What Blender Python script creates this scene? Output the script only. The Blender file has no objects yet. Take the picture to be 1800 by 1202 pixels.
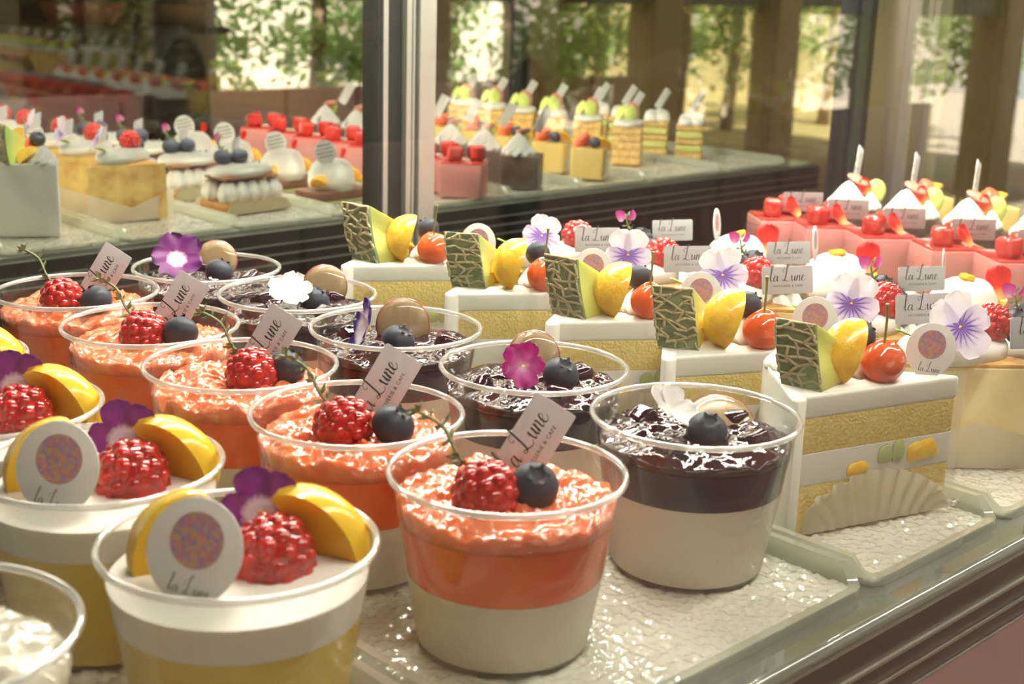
import bpy, bmesh, math, random
from mathutils import Vector, Matrix, noise
PI = math.pi
R = math.radians
random.seed(7)
SC = bpy.context.scene
COL = SC.collection

# ------------------------------------------------------------------ camera, world, lights, exposure
CAM = Vector((-0.4264, -0.3376, 0.2426))
FWD = Vector((0.6723, 0.6934, -0.2592)).normalized()
_yaw, _pitch, _roll = 0.770073, 0.262204, 0.031371
FWD = Vector((math.sin(_yaw) * math.cos(_pitch), math.cos(_yaw) * math.cos(_pitch), -math.sin(_pitch)))
_r = Vector((math.cos(_yaw), -math.sin(_yaw), 0))
_u = _r.cross(FWD)
RIGHT = math.cos(_roll) * _r + math.sin(_roll) * _u
UP = -math.sin(_roll) * _r + math.cos(_roll) * _u
cd = bpy.data.cameras.new('camera')
cam = bpy.data.objects.new('camera', cd)
COL.objects.link(cam)
cam.matrix_world = Matrix((
    (RIGHT.x, UP.x, -FWD.x, CAM.x), (RIGHT.y, UP.y, -FWD.y, CAM.y), (RIGHT.z, UP.z, -FWD.z, CAM.z), (0, 0, 0, 1)))
cd.sensor_width = 36.0
cd.lens = 47.41
cd.clip_start = 0.01
cd.clip_end = 100
cd.dof.use_dof = True
cd.dof.focus_distance = 0.69
cd.dof.aperture_fstop = 16
SC.camera = cam

SC.view_settings.view_transform = 'Standard'
SC.view_settings.look = 'None'
SC.view_settings.gamma = 1
SC.view_settings.use_curve_mapping = False
SC.view_settings.exposure = 0.15
try:
    SC.cycles.max_bounces = 14
    SC.cycles.transparent_max_bounces = 24
    SC.cycles.caustics_reflective = False
    SC.cycles.caustics_refractive = False
    SC.cycles.sample_clamp_indirect = 6
    SC.cycles.use_denoising = True
except Exception:
    pass

world = bpy.data.worlds.new('daylight')
SC.world = world
world.use_nodes = True
_bg = world.node_tree.nodes['Background']
_bg.inputs['Color'].default_value = (0.93, 0.97, 0.90, 1)
_bg.inputs['Strength'].default_value = 2.2


def light(name, kind, loc, energy, color, target=None, **kw):
    d = bpy.data.lights.new(name, kind)
    d.energy = energy
    d.color = color
    for k, v in kw.items():
        setattr(d, k, v)
    o = bpy.data.objects.new(name, d)
    COL.objects.link(o)
    o.location = loc
    if target is not None:
        o.rotation_euler = (Vector(target) - Vector(loc)).to_track_quat('-Z', 'Y').to_euler()
    return o


WARM = (1.0, 0.945, 0.80)
# LED strips under the roof of the case
l = light('case_light_rear', 'AREA', (0.36, 0.30, 0.465), 11.5, WARM, shape='RECTANGLE', size=0.85, size_y=0.03)
l = light('case_light_front', 'AREA', (0.55, -0.13, 0.43), 6.4, WARM, (0.55, 0.10, 0), shape='RECTANGLE', size=1.6, size_y=0.025)
light('cafe_fill_light', 'AREA', (2.6, -2.3, 1.68), 14.0, (1.0, 0.90, 0.78), (2.6, -2.3, 0), shape='RECTANGLE', size=3.5, size_y=0.8)  # added fill for the dim cafe interior, stands for no known lamp
light('rear_face_fill', 'AREA', (0.45, 0.53, 0.43), 3.2, WARM, (0.45, 0.25, 0), shape='RECTANGLE', size=1.3, size_y=0.025)  # added fill for the desserts' rear faces in the mirror, not an LED strip
# daylight on the terrace outside the cafe windows
light('sun', 'SUN', (3, 4, 7), 19.0, (1.0, 0.95, 0.86), (4.0, 0.0, 0), angle=R(1.0))

# ------------------------------------------------------------------ materials
MATS = {}


def mat(name, col=(0.8, 0.8, 0.8), rough=0.5, metal=0.0, sss=0.0, rad=(1, 1, 1), sscale=0.004, coat=0.0, trans=0.0, ior=1.45, spec=0.5,
        var=0.0, vscale=200.0, bump=0.0, bscale=300.0, col2=None, bdist=0.001):
    if name in MATS:
        return MATS[name]
    m = bpy.data.materials.new(name)
    m.use_nodes = True
    nt = m.node_tree
    b = nt.nodes['Principled BSDF']
    b.inputs['Base Color'].default_value = (*col, 1)
    b.inputs['Roughness'].default_value = rough
    b.inputs['Metallic'].default_value = metal
    b.inputs['Subsurface Weight'].default_value = sss
    b.inputs['Subsurface Radius'].default_value = rad
    b.inputs['Subsurface Scale'].default_value = sscale
    b.inputs['Coat Weight'].default_value = coat
    b.inputs['Coat Roughness'].default_value = 0.05
    b.inputs['Transmission Weight'].default_value = trans
    b.inputs['IOR'].default_value = ior
    b.inputs['Specular IOR Level'].default_value = spec
    tc = nt.nodes.new('ShaderNodeTexCoord')
    if var > 0 or col2:
        n = nt.nodes.new('ShaderNodeTexNoise')
        n.inputs['Scale'].default_value = vscale
        n.inputs['Detail'].default_value = 4
        nt.links.new(tc.outputs['Object'], n.inputs['Vector'])
        r = nt.nodes.new('ShaderNodeValToRGB')
        r.color_ramp.elements[0].position = 0.35
        r.color_ramp.elements[1].position = 0.68
        c2 = col2 or tuple(min(1, c * (1 + var)) for c in col)
        c1 = col if col2 else tuple(c * (1 - var) for c in col)
        r.color_ramp.elements[0].color = (*c1, 1)
        r.color_ramp.elements[1].color = (*c2, 1)
        nt.links.new(n.outputs['Fac'], r.inputs['Fac'])
        nt.links.new(r.outputs['Color'], b.inputs['Base Color'])
    if bump > 0:
        n = nt.nodes.new('ShaderNodeTexNoise')
        n.inputs['Scale'].default_value = bscale
        n.inputs['Detail'].default_value = 3
        nt.links.new(tc.outputs['Object'], n.inputs['Vector'])
        bp = nt.nodes.new('ShaderNodeBump')
        bp.inputs['Strength'].default_value = bump
        bp.inputs['Distance'].default_value = bdist
        nt.links.new(n.outputs['Fac'], bp.inputs['Height'])
        nt.links.new(bp.outputs['Normal'], b.inputs['Normal'])
    MATS[name] = m
    return m


def clear_mat(name, tint=(1, 1, 1), gloss=(1, 1, 1), base=0.03, edge=0.5, rough=0.03, white=0.0, wcol=(0.9, 0.9, 0.86), blend=0.35, bump=0.0, bscale=300):
    """thin clear plastic or glass: lets light straight through, reflects more at grazing angles, optionally a little milky"""
    if name in MATS:
        return MATS[name]
    m = bpy.data.materials.new(name)
    m.use_nodes = True
    nt = m.node_tree
    nt.nodes.clear()
    out = nt.nodes.new('ShaderNodeOutputMaterial')
    tr = nt.nodes.new('ShaderNodeBsdfTransparent')
    tr.inputs[0].default_value = (*tint, 1)
    gl = nt.nodes.new('ShaderNodeBsdfGlossy')
    gl.inputs['Color'].default_value = (*gloss, 1)
    gl.inputs['Roughness'].default_value = rough
    lw = nt.nodes.new('ShaderNodeLayerWeight')
    lw.inputs['Blend'].default_value = blend
    mr = nt.nodes.new('ShaderNodeMapRange')
    mr.inputs['To Min'].default_value = base
    mr.inputs['To Max'].default_value = edge
    nt.links.new(lw.outputs['Facing'], mr.inputs['Value'])
    mx = nt.nodes.new('ShaderNodeMixShader')
    nt.links.new(mr.outputs['Result'], mx.inputs['Fac'])
    src = tr.outputs[0]
    if white > 0:
        df = nt.nodes.new('ShaderNodeBsdfDiffuse')
        df.inputs['Color'].default_value = (*wcol, 1)
        tl = nt.nodes.new('ShaderNodeBsdfTranslucent')
        tl.inputs['Color'].default_value = (*wcol, 1)
        md = nt.nodes.new('ShaderNodeMixShader')
        md.inputs['Fac'].default_value = 0.45
        nt.links.new(df.outputs[0], md.inputs[1])
        nt.links.new(tl.outputs[0], md.inputs[2])
        m2 = nt.nodes.new('ShaderNodeMixShader')
        m2.inputs['Fac'].default_value = white
        nt.links.new(tr.outputs[0], m2.inputs[1])
        nt.links.new(md.outputs[0], m2.inputs[2])
        src = m2.outputs[0]
    nt.links.new(src, mx.inputs[1])
    nt.links.new(gl.outputs[0], mx.inputs[2])
    if bump > 0:
        tc = nt.nodes.new('ShaderNodeTexCoord')
        n = nt.nodes.new('ShaderNodeTexNoise')
        n.inputs['Scale'].default_value = bscale
        nt.links.new(tc.outputs['Object'], n.inputs['Vector'])
        bp = nt.nodes.new('ShaderNodeBump')
        bp.inputs['Strength'].default_value = bump
        bp.inputs['Distance'].default_value = 0.001
        nt.links.new(n.outputs['Fac'], bp.inputs['Height'])
        nt.links.new(bp.outputs['Normal'], gl.inputs['Normal'])
    nt.links.new(mx.outputs[0], out.inputs['Surface'])
    MATS[name] = m
    return m


def radial_mat(name, stops, axis='Y', size=1.0, rough=0.5, translucent=0.35, streak=0.0, streak_col=(0.1, 0.02, 0.3), streak_to=0.55):
    """petal pigment: colour bands by the distance from the petal's base (object origin), optional dark nectar lines"""
    if name in MATS:
        return MATS[name]
    m = bpy.data.materials.new(name)
    m.use_nodes = True
    nt = m.node_tree
    b = nt.nodes['Principled BSDF']
    b.inputs['Roughness'].default_value = rough
    out = nt.nodes['Material Output']
    tc = nt.nodes.new('ShaderNodeTexCoord')
    ln = nt.nodes.new('ShaderNodeVectorMath')
    ln.operation = 'LENGTH'
    nt.links.new(tc.outputs['Object'], ln.inputs[0])
    dv = nt.nodes.new('ShaderNodeMath')
    dv.operation = 'DIVIDE'
    dv.inputs[1].default_value = size
    nt.links.new(ln.outputs['Value'], dv.inputs[0])
    n = nt.nodes.new('ShaderNodeTexNoise')
    n.inputs['Scale'].default_value = 500
    nt.links.new(tc.outputs['Object'], n.inputs['Vector'])
    ad = nt.nodes.new('ShaderNodeMath')
    ad.operation = 'MULTIPLY_ADD'
    ad.inputs[1].default_value = 0.16
    nt.links.new(n.outputs['Fac'], ad.inputs[0])
    nt.links.new(dv.outputs[0], ad.inputs[2])
    r = nt.nodes.new('ShaderNodeValToRGB')
    while len(r.color_ramp.elements) < len(stops):
        r.color_ramp.elements.new(0.5)
    for e, (p_, c) in zip(r.color_ramp.elements, stops):
        e.position = p_
        e.color = (*c, 1)
    nt.links.new(ad.outputs[0], r.inputs['Fac'])
    src = r.outputs['Color']
    if streak > 0:
        sp = nt.nodes.new('ShaderNodeSeparateXYZ')
        nt.links.new(tc.outputs['Object'], sp.inputs[0])
        at = nt.nodes.new('ShaderNodeMath')
        at.operation = 'ARCTAN2'
        nt.links.new(sp.outputs['X'], at.inputs[0])
        nt.links.new(sp.outputs['Y'], at.inputs[1])
        sn = nt.nodes.new('ShaderNodeMath')
        sn.operation = 'MULTIPLY'
        sn.inputs[1].default_value = 17
        nt.links.new(at.outputs[0], sn.inputs[0])
        si = nt.nodes.new('ShaderNodeMath')
        si.operation = 'COSINE'
        nt.links.new(sn.outputs[0], si.inputs[0])
        gt = nt.nodes.new('ShaderNodeMapRange')
        gt.inputs['From Min'].default_value = 0.1
        gt.inputs['From Max'].default_value = 0.8
        nt.links.new(si.outputs[0], gt.inputs['Value'])
        fd = nt.nodes.new('ShaderNodeMapRange')
        fd.inputs['From Min'].default_value = streak_to
        fd.inputs['From Max'].default_value = streak_to * 0.5
        nt.links.new(ad.outputs[0], fd.inputs['Value'])
        ml = nt.nodes.new('ShaderNodeMath')
        ml.operation = 'MULTIPLY'
        nt.links.new(gt.outputs[0], ml.inputs[0])
        nt.links.new(fd.outputs[0], ml.inputs[1])
        m3 = nt.nodes.new('ShaderNodeMath')
        m3.operation = 'MULTIPLY'
        m3.inputs[1].default_value = streak
        nt.links.new(ml.outputs[0], m3.inputs[0])
        mxc = nt.nodes.new('ShaderNodeMixRGB')
        mxc.inputs['Color2'].default_value = (*streak_col, 1)
        nt.links.new(m3.outputs[0], mxc.inputs['Fac'])
        nt.links.new(src, mxc.inputs['Color1'])
        src = mxc.outputs['Color']
    nt.links.new(src, b.inputs['Base Color'])
    tl = nt.nodes.new('ShaderNodeBsdfTranslucent')
    nt.links.new(src, tl.inputs['Color'])
    mx = nt.nodes.new('ShaderNodeMixShader')
    mx.inputs['Fac'].default_value = translucent
    nt.links.new(b.outputs[0], mx.inputs[1])
    nt.links.new(tl.outputs[0], mx.inputs[2])
    nt.links.new(mx.outputs[0], out.inputs['Surface'])
    MATS[name] = m
    return m


M_cup = clear_mat('clear_plastic', (0.985, 0.985, 0.98), base=0.015, edge=0.5, rough=0.03, white=0.012, blend=0.3)
M_rim = clear_mat('plastic_rim', (0.97, 0.97, 0.96), base=0.10, edge=0.55, rough=0.08, white=0.42, wcol=(0.95, 0.94, 0.9), blend=0.4)
M_film = clear_mat('clear_film', (0.99, 0.99, 0.99), base=0.03, edge=0.45, rough=0.06, white=0.07)
M_acr = clear_mat('acrylic', (0.94, 0.95, 0.90), base=0.06, edge=0.5, rough=0.12, white=0.40, wcol=(0.80, 0.81, 0.72))
M_tray = mat('pebbled_acrylic', (0.66, 0.65, 0.55), rough=0.10, spec=0.9, coat=1.0)
M_milk = mat('milk_pudding', (0.84, 0.80, 0.69), rough=0.35, sss=0.25, rad=(1, 0.9, 0.7), sscale=0.003)
M_mousse = mat('white_mousse', (0.88, 0.85, 0.77), rough=0.5, sss=0.25, rad=(1, 0.9, 0.75), sscale=0.003)
M_mango = mat('mango_pudding', (0.74, 0.53, 0.08), rough=0.3, sss=0.2, rad=(1, 0.7, 0.2), sscale=0.003)
M_coral = mat('coral_jelly', (0.97, 0.13, 0.010), rough=0.12, sss=0.35, rad=(1, 0.25, 0.08), sscale=0.004, coat=0.15, col2=(0.98, 0.19, 0.03), vscale=60)
M_crush = mat('crushed_jelly', (0.88, 0.17, 0.055), rough=0.07, sss=0.4, rad=(1, 0.4, 0.25), sscale=0.004, coat=1.0, bump=0.4, bscale=230, bdist=0.003, col2=(0.94, 0.30, 0.15), vscale=90)
M_berryj = mat('blueberry_jelly', (0.014, 0.013, 0.042), rough=0.25, spec=0.3, col2=(0.035, 0.008, 0.016), vscale=45)
M_berryt = mat('dark_jelly_top', (0.010, 0.004, 0.008), rough=0.08, coat=0.25, bump=0.2, bscale=190, bdist=0.003, col2=(0.04, 0.006, 0.012), vscale=80)
M_rasp = mat('raspberry_red', (0.50, 0.016, 0.014), rough=0.16, sss=0.3, rad=(1, 0.15, 0.1), sscale=0.003, coat=0.7, var=0.3, vscale=300)
M_blue = mat('blueberry_skin', (0.018, 0.022, 0.036), rough=0.42, col2=(0.055, 0.068, 0.092), vscale=110, spec=0.25)
M_bcal = mat('blueberry_crown', (0.012, 0.012, 0.018), rough=0.6)
M_cher = mat('cherry_skin', (0.62, 0.035, 0.012), rough=0.12, sss=0.35, rad=(1, 0.3, 0.1), sscale=0.004, coat=0.8, col2=(0.85, 0.22, 0.06), vscale=45)
M_stem = mat('green_stem', (0.20, 0.22, 0.05), rough=0.5, var=0.25)
M_thyme = mat('thyme_leaf', (0.20, 0.23, 0.11), rough=0.55, var=0.35, vscale=500)
M_leaf = mat('green_leaf', (0.20, 0.38, 0.05), rough=0.5, var=0.2)
M_melon = None
M_rind = mat('melon_rind', (0.10, 0.15, 0.055), rough=0.5, col2=(0.26, 0.31, 0.16), vscale=150)
M_net = mat('melon_net', (0.50, 0.45, 0.27), rough=0.65, var=0.2, vscale=400)
M_orange = mat('orange_flesh', (0.93, 0.48, 0.03), rough=0.2, sss=0.35, rad=(1, 0.6, 0.15), sscale=0.004, coat=0.5, bump=0.4, bscale=500, col2=(0.98, 0.66, 0.10), vscale=160)
M_mangof = mat('mango_flesh', (0.93, 0.55, 0.02), rough=0.25, sss=0.35, rad=(1, 0.7, 0.1), sscale=0.004, coat=0.25, col2=(0.98, 0.70, 0.06), vscale=70, bump=0.15, bscale=300)
M_sponge = mat('yellow_sponge', (0.84, 0.60, 0.14), rough=0.85, bump=0.9, bscale=700, col2=(0.92, 0.76, 0.32), vscale=420, bdist=0.0012)
M_cream = mat('whipped_cream', (0.90, 0.89, 0.83), rough=0.45, sss=0.3, rad=(1, 0.95, 0.8), sscale=0.003, bump=0.12, bscale=250)
M_paper = mat('pleated_paper', (0.80, 0.77, 0.68), rough=0.7, sss=0.0)
M_white = mat('white_card', (0.84, 0.83, 0.82), rough=0.35)
M_pearl = mat('pearl_card', (0.50, 0.50, 0.54), rough=0.4)
M_ink = mat('black_ink', (0.03, 0.03, 0.035), rough=0.5)
M_print = None
M_grape = mat('grape_flesh', (0.26, 0.17, 0.08), rough=0.1, sss=0.3, rad=(1, 0.8, 0.4), sscale=0.004, coat=0.9, bump=0.25, bscale=260, col2=(0.42, 0.30, 0.15), vscale=140)
M_gskin = mat('grape_skin', (0.22, 0.04, 0.05), rough=0.15, coat=0.6, col2=(0.35, 0.10, 0.08), vscale=120)
M_rgrape = mat('red_grape_slice', (0.62, 0.26, 0.20), rough=0.15, sss=0.3, rad=(1, 0.5, 0.3), coat=0.6, col2=(0.72, 0.40, 0.28), vscale=180)
M_ggrape = mat('green_grape', (0.62, 0.72, 0.16), rough=0.18, sss=0.4, rad=(0.9, 1, 0.3), sscale=0.004, coat=0.4, col2=(0.72, 0.80, 0.28), vscale=120)
M_pink = mat('pink_mousse', (0.58, 0.225, 0.205), rough=0.45, sss=0.25, rad=(1, 0.5, 0.4), sscale=0.003)
M_redj = mat('red_jelly', (0.42, 0.016, 0.014), rough=0.06, coat=0.9, sss=0.25, rad=(1, 0.2, 0.1), bump=0.25, bscale=220, col2=(0.58, 0.05, 0.035), vscale=120)
M_choc = mat('chocolate_mousse', (0.055, 0.024, 0.013), rough=0.45, var=0.3, vscale=200)
M_chocp = mat('milk_chocolate_sheet', (0.17, 0.07, 0.04), rough=0.35)
M_tart = mat('tart_crust', (0.30, 0.14, 0.045), rough=0.7, bump=0.4, bscale=500, col2=(0.46, 0.24, 0.08), vscale=260)
M_choctart = mat('cocoa_tart_crust', (0.12, 0.05, 0.025), rough=0.75, bump=0.4, bscale=500, var=0.3, vscale=260)
M_gold = mat('gold_card_board', (0.55, 0.50, 0.34), rough=0.45, metal=0.2)
M_silver = mat('silver_dragee', (0.75, 0.75, 0.76), rough=0.2, metal=0.9)
M_custard = mat('custard_pudding', (0.86, 0.64, 0.20), rough=0.3, sss=0.25, rad=(1, 0.8, 0.3), col2=(0.92, 0.72, 0.30), vscale=30)
M_puff = mat('puff_pastry', (0.50, 0.30, 0.08), rough=0.7, bump=0.6, bscale=350, col2=(0.78, 0.55, 0.22), vscale=160)
M_pist = mat('pistachio_cream', (0.60, 0.60, 0.20), rough=0.5, sss=0.2, var=0.1)
M_strawb = mat('strawberry_flesh', (0.85, 0.10, 0.05), rough=0.25, sss=0.3, rad=(1, 0.3, 0.2), coat=0.5, col2=(0.92, 0.30, 0.18), vscale=140)
M_cheese = mat('cheesecake', (0.86, 0.72, 0.40), rough=0.6, sss=0.2, rad=(1, 0.8, 0.5), var=0.05, vscale=80)
M_baked = mat('baked_cheesecake_skin', (0.86, 0.66, 0.24), rough=0.55, col2=(0.52, 0.27, 0.07), vscale=55, bump=0.2, bscale=120)
M_bake2 = mat('browned_top', (0.66, 0.38, 0.12), rough=0.6, var=0.2, vscale=120)
M_zest = mat('orange_zest', (0.95, 0.48, 0.02), rough=0.4, bump=0.5, bscale=600)
M_alum = mat('brushed_aluminium', (0.72, 0.71, 0.66), rough=0.32, metal=0.85, bump=0.05, bscale=900)
M_alud = mat('dark_aluminium', (0.060, 0.072, 0.058), rough=0.35, metal=0.4)
M_black = mat('black_gasket', (0.012, 0.011, 0.010), rough=0.5)
M_steel = mat('stainless_steel', (0.42, 0.38, 0.30), rough=0.28, metal=0.9, bump=0.08, bscale=500)
M_bronze = mat('bronze_fascia', (0.13, 0.112, 0.095), rough=0.28, metal=0.7)
M_mirror = mat('mirror', (0.88, 0.90, 0.85), rough=0.012, metal=1.0)
M_glass = clear_mat('front_glass', (0.97, 0.975, 0.96), base=0.06, edge=0.34, rough=0.006, blend=0.2)
M_bglass = clear_mat('bronze_end_glass', (0.62, 0.60, 0.44), gloss=(0.9, 0.88, 0.75), base=0.10, edge=0.30, rough=0.03, blend=0.2)
M_shelf = clear_mat('glass_shelf', (0.80, 0.86, 0.80), base=0.08, edge=0.5, rough=0.05, white=0.25, wcol=(0.75, 0.80, 0.74))
M_pinkfl = mat('pink_floor', (0.42, 0.26, 0.22), rough=0.6, var=0.08, vscale=6)
M_pinkpn = mat('pink_panel', (0.74, 0.47, 0.49), rough=0.5, var=0.04, vscale=5)
M_wall = mat('beige_wall', (0.60, 0.53, 0.36), rough=0.8, var=0.06, vscale=60)
M_ceil = mat('cafe_ceiling', (0.22, 0.17, 0.12), rough=0.9)
M_pillar = mat('khaki_pillar', (0.46, 0.36, 0.24), rough=0.8, var=0.12, vscale=4)
M_wood = mat('dark_wood', (0.07, 0.045, 0.03), rough=0.5, var=0.35, vscale=12)
M_fol = mat('tree_leaves', (0.22, 0.34, 0.13), rough=0.5, col2=(0.42, 0.52, 0.26), vscale=7)
_nt = M_fol.node_tree
_tl = _nt.nodes.new('ShaderNodeBsdfTranslucent')
_tl.inputs['Color'].default_value = (0.42, 0.55, 0.22, 1)
_mx = _nt.nodes.new('ShaderNodeMixShader')
_mx.inputs['Fac'].default_value = 0.45
_nt.links.new(_nt.nodes['Principled BSDF'].outputs[0], _mx.inputs[1])
_nt.links.new(_tl.outputs[0], _mx.inputs[2])
_nt.links.new(_mx.outputs[0], _nt.nodes['Material Output'].inputs['Surface'])
M_trunk = mat('tree_bark', (0.30, 0.20, 0.14), rough=0.9, var=0.3, vscale=20)
M_ground = mat('terrace_ground', (0.50, 0.42, 0.33), rough=0.9)
M_wicker = mat('dark_wicker', (0.05, 0.035, 0.03), rough=0.6)
M_paste1 = mat('red_cloth', (0.25, 0.05, 0.04), rough=0.8)
M_paste2 = mat('tan_basket', (0.30, 0.20, 0.10), rough=0.8)


def make_melon():
    m = bpy.data.materials.new('melon_flesh')
    m.use_nodes = True
    nt = m.node_tree
    b = nt.nodes['Principled BSDF']
    tc = nt.nodes.new('ShaderNodeTexCoord')
    sp = nt.nodes.new('ShaderNodeSeparateXYZ')
    nt.links.new(tc.outputs['Object'], sp.inputs[0])
    mr = nt.nodes.new('ShaderNodeMapRange')
    mr.inputs['From Min'].default_value = -0.006
    mr.inputs['From Max'].default_value = 0.032
    nt.links.new(sp.outputs['X'], mr.inputs['Value'])
    r = nt.nodes.new('ShaderNodeValToRGB')
    r.color_ramp.elements[0].color = (0.34, 0.62, 0.12, 1)
    r.color_ramp.elements[1].color = (0.88, 0.80, 0.22, 1)
    e = r.color_ramp.elements.new(0.35)
    e.color = (0.66, 0.78, 0.24, 1)
    nt.links.new(mr.outputs[0], r.inputs['Fac'])
    nt.links.new(r.outputs['Color'], b.inputs['Base Color'])
    b.inputs['Roughness'].default_value = 0.25
    b.inputs['Subsurface Weight'].default_value = 0.35
    b.inputs['Subsurface Radius'].default_value = (0.9, 1, 0.4)
    b.inputs['Subsurface Scale'].default_value = 0.004
    b.inputs['Coat Weight'].default_value = 0.25
    return m


def make_print():
    m = bpy.data.materials.new('printed_dot_pattern')
    m.use_nodes = True
    nt = m.node_tree
    b = nt.nodes['Principled BSDF']
    tc = nt.nodes.new('ShaderNodeTexCoord')
    v = nt.nodes.new('ShaderNodeTexVoronoi')
    v.inputs['Scale'].default_value = 900
    nt.links.new(tc.outputs['Object'], v.inputs['Vector'])
    hs = nt.nodes.new('ShaderNodeSeparateColor')
    nt.links.new(v.outputs['Color'], hs.inputs[0])
    r = nt.nodes.new('ShaderNodeValToRGB')
    cs = [(0, (0.50, 0.17, 0.22)), (0.25, (0.60, 0.28, 0.20)), (0.45, (0.45, 0.36, 0.16)), (0.65, (0.42, 0.22, 0.40)), (0.85, (0.26, 0.22, 0.42)), (1, (0.55, 0.20, 0.30))]
    while len(r.color_ramp.elements) < len(cs):
        r.color_ramp.elements.new(0.5)
    for e, (p_, c) in zip(r.color_ramp.elements, cs):
        e.position = p_
        e.color = (*c, 1)
    nt.links.new(hs.outputs[0], r.inputs['Fac'])
    nt.links.new(r.outputs['Color'], b.inputs['Base Color'])
    b.inputs['Roughness'].default_value = 0.5
    return m


M_melon = make_melon()
M_print = make_print()

# petals: (stops)
P_LILAC = radial_mat('lilac_petal', [(0.0, (0.25, 0.10, 0.55)), (0.28, (0.40, 0.26, 0.72)), (0.5, (0.72, 0.62, 0.88)), (1.0, (0.84, 0.78, 0.90))], size=0.018, streak=0.9, streak_to=0.75)
P_LILACT = radial_mat('pale_petal', [(0.0, (0.55, 0.42, 0.80)), (0.3, (0.78, 0.72, 0.90)), (1.0, (0.88, 0.84, 0.91))], size=0.018)
P_PURP = radial_mat('purple_petal', [(0.0, (0.85, 0.75, 0.88)), (0.35, (0.80, 0.66, 0.82)), (0.5, (0.20, 0.015, 0.20)), (1.0, (0.13, 0.008, 0.16))], size=0.016, translucent=0.2)
P_MAG = radial_mat('magenta_petal', [(0.0, (0.85, 0.7, 0.8)), (0.3, (0.62, 0.12, 0.42)), (0.6, (0.42, 0.01, 0.20)), (1.0, (0.36, 0.008, 0.18))], size=0.016, translucent=0.25)
P_WHITE = radial_mat('white_petal', [(0.0, (0.85, 0.80, 0.45)), (0.2, (0.88, 0.86, 0.86)), (1.0, (0.90, 0.88, 0.88))], size=0.016)
P_VIOW = radial_mat('violet_tipped_petal', [(0.0, (0.85, 0.82, 0.88)), (0.62, (0.82, 0.78, 0.90)), (0.78, (0.06, 0.02, 0.22)), (1.0, (0.04, 0.012, 0.18))], size=0.016, translucent=0.2)
P_RED = radial_mat('red_petal', [(0.0, (0.95, 0.75, 0.35)), (0.3, (0.92, 0.36, 0.12)), (0.55, (0.75, 0.03, 0.015)), (1.0, (0.62, 0.015, 0.015))], size=0.02, translucent=0.3)
M_eye = mat('flower_eye', (0.85, 0.62, 0.03), rough=0.6)


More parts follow.
